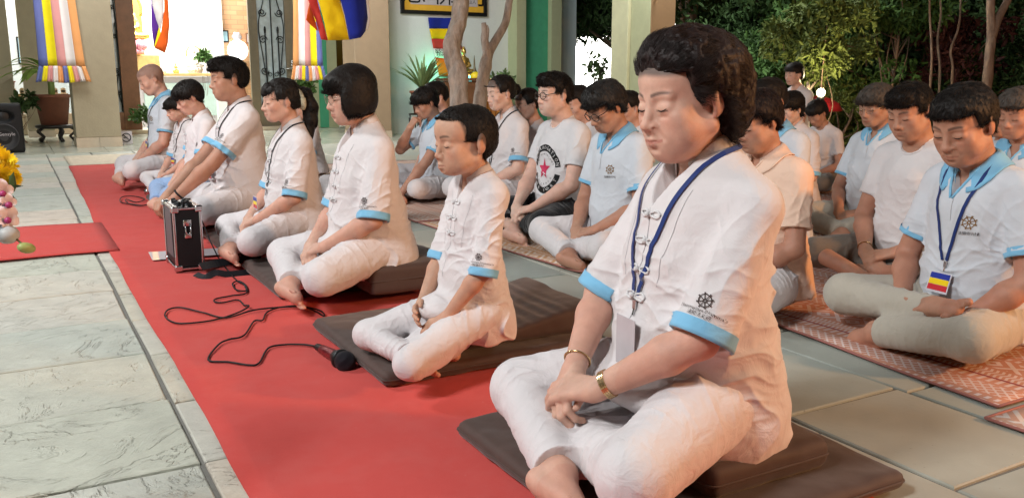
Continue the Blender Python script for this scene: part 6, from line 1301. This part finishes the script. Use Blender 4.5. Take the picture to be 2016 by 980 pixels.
# microphone cable
pts = [(352,399,.30),(368,397,.34),(385,412,.28),(400,440,.16),(412,470,.10),(432,510,.02),(452,536,.015),(466,552,.015),(480,560,.018),(484,572,.016),(465,570,.022),(458,558,.018),(470,553,.016),(484,562,.018),(484,577,.016),(455,582,.016),(425,588,.016),(423,594,.016),(440,595,.016),(468,590,.016),(480,600,.016),(490,602,.020),(475,612,.016),(440,625,.016),(400,633,.016),(350,636,.016),(326,624,.016),(330,610,.016),(355,605,.016),(400,615,.016),(445,625,.017),(500,610,.018),(560,604,.019),(600,604,.02),(632,612,.02),(638,622,.016),(620,612,.016),(590,602,.016),(550,605,.016),(525,615,.016),(517,630,.016),(500,632,.016),(480,660,.016),(450,668,.016),(430,678,.016),(410,708,.016),(450,712,.016),(490,718,.016),(510,714,.016),(528,685,.016),(560,678,.016),(600,678,.016),(624,682,.020)]
cb_ = MB().tube(catmull([g(*p) for p in pts], 6), .0032, 7).build('microphone_cable', M['blackp'], None, True); tag(cb_, 'long black cable looping over the red carpet to the microphone', 'cable')
# microphone
a = g(624,682,.024); b_ = g(676,709,.034); d = nrm(b_-a); L = np.linalg.norm(b_-a); up = np.array([0,0,1.]); sdv = nrm(np.cross(up, d)); Rm = np.stack([sdv, np.cross(d, sdv), d], 1)
mr = empty('microphone', a); 
def ml(prof, nm, mt): MB().lathe(prof, (0,0,0), 22, Rm).build(nm, mt, mr, True)
ml([(.006,0),(.0095,.004),(.010,.03),(.0115,.035)], 'cable_socket', M['iron']); ml([(.0118,.035),(.0135,.07),(.0155,.118),(.0165,.122)], 'handle', plain('dark_red_metal', (.22,.02,.03,1), .28, .6)); ml([(.0166,.122),(.020,.140),(.0215,.146),(.0255,.150),(.0255,.158),(.0245,.160)], 'collar', M['iron'])
MB().sphere(d*.178, .0262, n=22).build('grille', plain('mic_mesh', (.012,.013,.022,1), .5, .4, bump=.9, bs=900), mr, True); mr.scale = (1.25,)*3; tag(mr, 'dark red handled microphone with black ball grille on the carpet', 'microphone')
# second speaker box, microphone and coil near the tall boy
p = g(318,408); r = empty('portable_speaker', (p[0]+.04,p[1]+.05,.012)); MB().box((0,0,.075), (.14,.16,.15), bev=.02).build('body', M['blackp'], r); MB().box((-.072,0,.075), (.004,.11,.10), bev=.001).build('grille', M['iron'], r); tag(r, 'small black box-shaped speaker beside the tall boy\'s knee', 'speaker')
p = g(292,388); r = empty('microphone', (p[0],p[1],.03)); MB().sphere((0,0,.012), .03, n=16).build('grille', M['chrome'], r, True); MB().tube([(.02,-.01,.01),(.13,-.06,.0)], [.02,.013], 12).build('handle', M['blackp'], r, True); tag(r, 'silver-headed microphone farther along the carpet', 'microphone')
pts = [(300,395),(285,404),(262,402),(238,398),(240,388),(262,386),(285,392),(268,398),(248,392),(252,400),(275,405),(296,402)]; cc = MB().tube(catmull([g(a_,b_,.02) for a_,b_ in pts], 6), .0035, 6).build('microphone_cable', M['blackp'], None, True); tag(cc, 'short coiled cable beside the silver-headed microphone', 'cable')
for k, (px_, py_) in enumerate(((245,337),(262,331))):
    p = g(px_, py_); r = empty('sandal', (p[0],p[1],.012), .3); F = Field((-.08,-.16,-.01),(.08,.16,.08), .006); F.cone((0,-.09,.012),(0,.09,.012), .04, .045, flat=((0,0,1),.3)); P_, Q_ = F.mesh(1); mesh_obj('sole', P_, Q_, plain('dark_brown_rubber', (.06,.03,.02,1), .6), r); MB().tube([(-.042,-.02,.012),(-.03,-.02,.04),(0,-.02,.05),(.03,-.02,.04),(.042,-.02,.012)], .008, 6).build('strap', M['iron'], r, True); tag(r, ['dark sandal at the carpet edge before the shaved man','second dark sandal a little farther from the camera'][k], 'sandal')
# loudspeaker
F = Field((-.3,-.3,-.01),(.3,.3,.7), .012); F.box((0,0,.31), (.225,.20,.31), .035); F.plane((.235,0,.2), (.999,0,.05)); F.plane((-.235,0,.2), (-.999,0,.05)); F.ell((0,-.20,.46), (.13,.05,.07), k=.02, op='s'); P_, Q_ = F.mesh(1); sp = mesh_obj('loudspeaker', P_, Q_, M['blackp']); sp.location = (-.10,12.25,.006); sp.scale = (.93,.93,.94)
MB().lathe([(.172,0),(.172,.014),(.160,.018),(.150,.006),(.06,-.0),(.02,.006)], (0,-.198,.20), 36, rotx(math.pi/2)).build('woofer', plain('woofer', (.022,.022,.026,1), .5, bump=.3), sp, True); MB().lathe([(.10,0),(.07,.004),(.03,.012),(.01,.014)], (0,-.165,.46), 24, rotx(math.pi/2)).build('horn', M['iron'], sp, True)
P2, F_ = text_geo('Gensyle', 2); lo_ = mesh_obj('lettering', np.array([[p[0]*.06,0,p[1]*.06] for p in P2]), F_, M['card_white'], sp, False); lo_.location = (.03,-.222,.24); tag(sp, 'tall black loudspeaker standing on the porch at the left edge', 'loudspeaker')
# flower arrangement at the left edge on its own stand
fx, fy = -.20, 1.66; st_ = empty('plant_stand', (fx,fy,0)); MB().lathe([(.12,0),(.12,.02),(.03,.04),(.025,.30),(.11,.33),(.11,.345)], n=24).build('pedestal', M['wood'], st_, True); tag(st_, 'wooden pedestal carrying the flowers just off the left edge', 'pedestal')
fl = empty('flower_arrangement', (fx,fy,.345)); MB().lathe([(.05,0),(.075,.03),(.085,.12),(.05,.20),(.06,.23),(.052,.23),(.03,.05)], n=24).build('vase', M['porcelain'], fl, True)
M['petal_y'] = cloth_mat('yellow_petal', (.95,.74,.015,1), wr=.1, rough=.6); M['petal_w'] = cloth_mat('orchid_petal', (.80,.74,.80,1), wr=.1, rough=.5); M['bud'] = plain('green_bud', (.30,.36,.12,1), .45)
def mum(c, R0, n0, name, nrm_):
    P = []; F = []; u = nrm(np.cross(nrm_, [.3,.2,1])); v = np.cross(nrm_, u); k = 0
    for ring in range(8):
        el = .1+ring*.22; n = n0-ring*2; L = R0*(1-.08*ring)
        for i in range(n):
            a_ = 6.283*i/n+ring*.3+rg.uniform(-.1,.1); d = (u*math.cos(a_)+v*math.sin(a_))*math.cos(el)+np.asarray(nrm_)*math.sin(el); s = nrm(np.cross(d, nrm_)); w_ = R0*.075; q = np.cross(s, d)
            P += [c, c+d*L*.45+s*w_, c+d*L*.45-s*w_, c+d*L*.85+s*w_*.9+q*L*.08, c+d*L*.85-s*w_*.9+q*L*.08, c+d*L+q*L*.15]; F += [(k,k+1,k+2),(k+1,k+3,k+4,k+2),(k+3,k+5,k+4)]; k += 6
    o = mesh_obj(name, np.array(P), F, M['petal_y'], fl, True); return o
E_ = np.array([fx,fy,.345]); stem_ = MB()
for px_, py_, z_, R0 in ((-6,305,1.62,.040),(14,318,1.60,.040),(4,345,1.55,.038),(-20,330,1.6,.04),(30,345,1.62,.030),(-12,365,1.58,.034),(22,362,1.57,.022)):
    c = Dp(px_-12, py_+6, z_)-E_; mum(c, R0*.8, 30, 'chrysanthemum', nrm([.25+rg.uniform(-.4,.5),-.9,rg.uniform(-.1,.6)])); stem_.tube(catmull([c, (c*.6+np.array([0,0,.10])), (0,0,.2)], 5), .0022, 5)
for px_, py_, s_, rot in ((10,378,.028,.2),(6,412,.030,1.),(20,430,.030,2.),(-2,450,.028,.5),(22,400,.022,2.6)):
    c = Dp(px_-10, py_, 1.5)-E_; b = MB()
    for k in range(5):
        a_ = rot+k*1.2566; d = np.array([math.cos(a_)*.87, math.cos(a_)*.4, math.sin(a_)]); n_ = nrm([.45,-.9,.2]); s = nrm(np.cross(d, n_)); P = []; 
        for j in range(6): t_ = j/5; w_ = s_*.30*math.sin(math.pi*min(.08+.9*t_,.99))**.7; q = c+d*s_*t_*.8+n_*s_*.28*math.sin(t_*2.6); P += [q-s*w_+n_*w_*.3, q, q+s*w_+n_*w_*.3]
        b.add(P, [(j*3+i, j*3+i+1, j*3+i+4, j*3+i+3) for j in range(5) for i in (0,1)])
    b.build('orchid_bloom', M['petal_w'], fl, True); b2 = MB().sphere(c+np.array([.004,-.012,-.002]), .006, n=8); b2.build('orchid_heart', plain('magenta', (.35,.03,.15,1), .5), fl, True)
c1 = Dp(15,462,1.5)-E_; c2 = Dp(52,488,1.5)-E_; MB().sphere(c1, (.019,.019,.016), n=14).build('bud', plain('grey_bud', (.42,.45,.46,1), .5), fl, True); MB().sphere(c2, (.016,.010,.0095), rotz(.5) @ roty(.3), n=14).build('bud', M['bud'], fl, True)
stem_.tube(catmull([Dp(10,380,1.52)-E_, Dp(2,420,1.52)-E_, c1, (c1+c2)/2+np.array([0,0,.003]), c2], 5), .0018, 5); stem_.tube(catmull([Dp(8,380,1.52)-E_, (.06,-.04,.30), (0,0,.2)], 5), .0022, 5); stem_.build('stems', plain('brown_green_stem', (.12,.12,.05,1), .6), fl, True)
lf = [Dp(px_, py_, 1.55)-E_ for px_, py_ in ((20,372),(26,385),(10,392),(-5,400),(28,378))]; LP, LF, A = leaves(np.array(lf), .035, .45); o = mesh_obj('leaves', LP, LF, M['leaf_dark'], fl, False); attr(o, 'rnd', A)
tag(fl, 'yellow chrysanthemums with pale pink orchids cropped by the left edge', 'flowers')
# ---------------------------------------------------------------- things the people wear
def bracelet(s, q, kind, name):
    o = s.o; W = o.Wr[q]; E = o.E[q]; a = nrm(W-E); c = W-a*.028; u = nrm(np.cross(a, [0,0,1])); v = np.cross(a, u); rr = (.031,.023); N_ = 44; fl_ = hand_frame(W, s.FL if q > 0 else s.FR, s.BL if q > 0 else s.BR); u = nrm(fl_.R[:,1]-a*(fl_.R[:,1] @ a)); v = np.cross(a, u); P = Proj(*body_cache[id(s)]) if id(s) in body_cache else None
    ring = []
    for i in range(N_+1):
        t_ = 6.2832*i/N_; d = u*math.cos(t_)+v*math.sin(t_); h_ = P.hit(c+d*.07, -d, .0025) if P else None; ring.append(h_ if h_ is not None else c+d*.03)
    b = MB()
    if kind == 'bangle': b.tube(ring, .0024, 6, caps=False); return b.build(name, M['gold'], s.b, True)
    if kind == 'watch':
        for i in range(N_):
            m = (np.array(ring[i])+np.array(ring[i+1]))/2; d = nrm(m-c); t_ = nrm(np.array(ring[i+1])-np.array(ring[i])); R = np.stack([t_, np.cross(d, t_), d], 1)
            for k in (-1,0,1): b.box(m+np.cross(d, t_)*k*.0048, (.0040,.0042,.0026), R)
        return b.build(name, M['gold'], s.b)
    b.tube(ring, .006, 6, caps=False, flat=1); return b.build(name, M['blackp'], s.b, True)
bracelet(hero, 1, 'watch', 'wristwatch'); bracelet(hero, -1, 'bangle', 'bangle'); bracelet(tall, 1, 'band', 'wristwatch'); bracelet(tee, -1, 'bangle', 'bangle')
hf = hand_frame(hero.o.Wr[1], hero.FL, hero.BL); b = MB(); cr = hf((.094,-.012,-.010)); b.tube([cr+hf.R @ V3(-.000,.0105*math.cos(a_),.0105*math.sin(a_)) for a_ in np.linspace(0,6.2832,20)], .0016, 6, caps=False).sphere(cr+hf.R @ V3(0,0,.012), .0035, n=8); b.build('ring', M['gold'], hero.b, True)
nb = []; T = hero.o.T
# hair clip of the ponytailed woman
H = pony.o.H; MB().tube(catmull([H((.035,.070,.060)), H((.052,.094,.035)), H((.056,.104,.0)), H((.048,.105,-.035)), H((.03,.100,-.055))], 6), [.007]*12+[.010]*13, 8, flat=1.6).build('hair_clip', plain('cream_floral_cloth', (.42,.40,.28,1), .7, mot=.6, bs=160), pony.b, True)
# printed star on the T-shirt
T = star.o.T; fr = Fr(np.stack([T.R[:,0], T.R[:,2], -T.R[:,1]], 1), T((.02,-.16,.245)))
sp_ = [( (.045 if i%2 == 0 else .018)*math.cos(math.pi/2+i*math.pi/5), (.045 if i%2 == 0 else .018)*math.sin(math.pi/2+i*math.pi/5)*1.35) for i in range(10)]
decal('star_print', np.array(sp_), [tuple(range(10))], fr, star.proj, plain('raspberry_print', '#C22A55', .6), star.b, maxe=.012)
def arcband(r0, r1, a0, a1, n=30): P = []; [P.extend([(r0*math.cos(t_), r0*1.25*math.sin(t_)), (r1*math.cos(t_), r1*1.25*math.sin(t_))]) for t_ in np.linspace(a0, a1, n)]; return np.array(P), [(2*i,2*i+2,2*i+3,2*i+1) for i in range(n-1)]
for a0, a1 in ((.12,3.02),(3.4,6.05)): P2, F_ = arcband(.080, .108, a0, a1); decal('band_print', P2, F_, fr, star.proj, M['iron'], star.b, .0015, .012)
def arctext(txt, rad, a0, a1, size, mt, off, inv=False):
    for i, ch in enumerate(txt):
        if ch == ' ': continue
        t_ = a0+(a1-a0)*(i+.5)/len(txt); P2, F_ = text_geo(ch, 1); ro = t_-math.pi/2+(math.pi if inv else 0); R2 = np.array([[math.cos(ro), math.sin(ro)],[-math.sin(ro), math.cos(ro)]]); P2 = (P2*size) @ R2+[rad*math.cos(t_), rad*1.25*math.sin(t_)]; decal('letter_print', P2, F_, fr, star.proj, M[mt], star.b, off, .02)
arctext('INTERROGATION', .094, 2.95, .15, .026, 'trim_white', .0030); arctext('THE FORT', .094, 3.5, 5.9, .026, 'trim_white', .0030, True); arctext('THE FORTNIGHT', .066, 2.9, .25, .015, 'iron', .0016); arctext('INTERROG', .066, 3.6, 5.8, .015, 'iron', .0016, True)
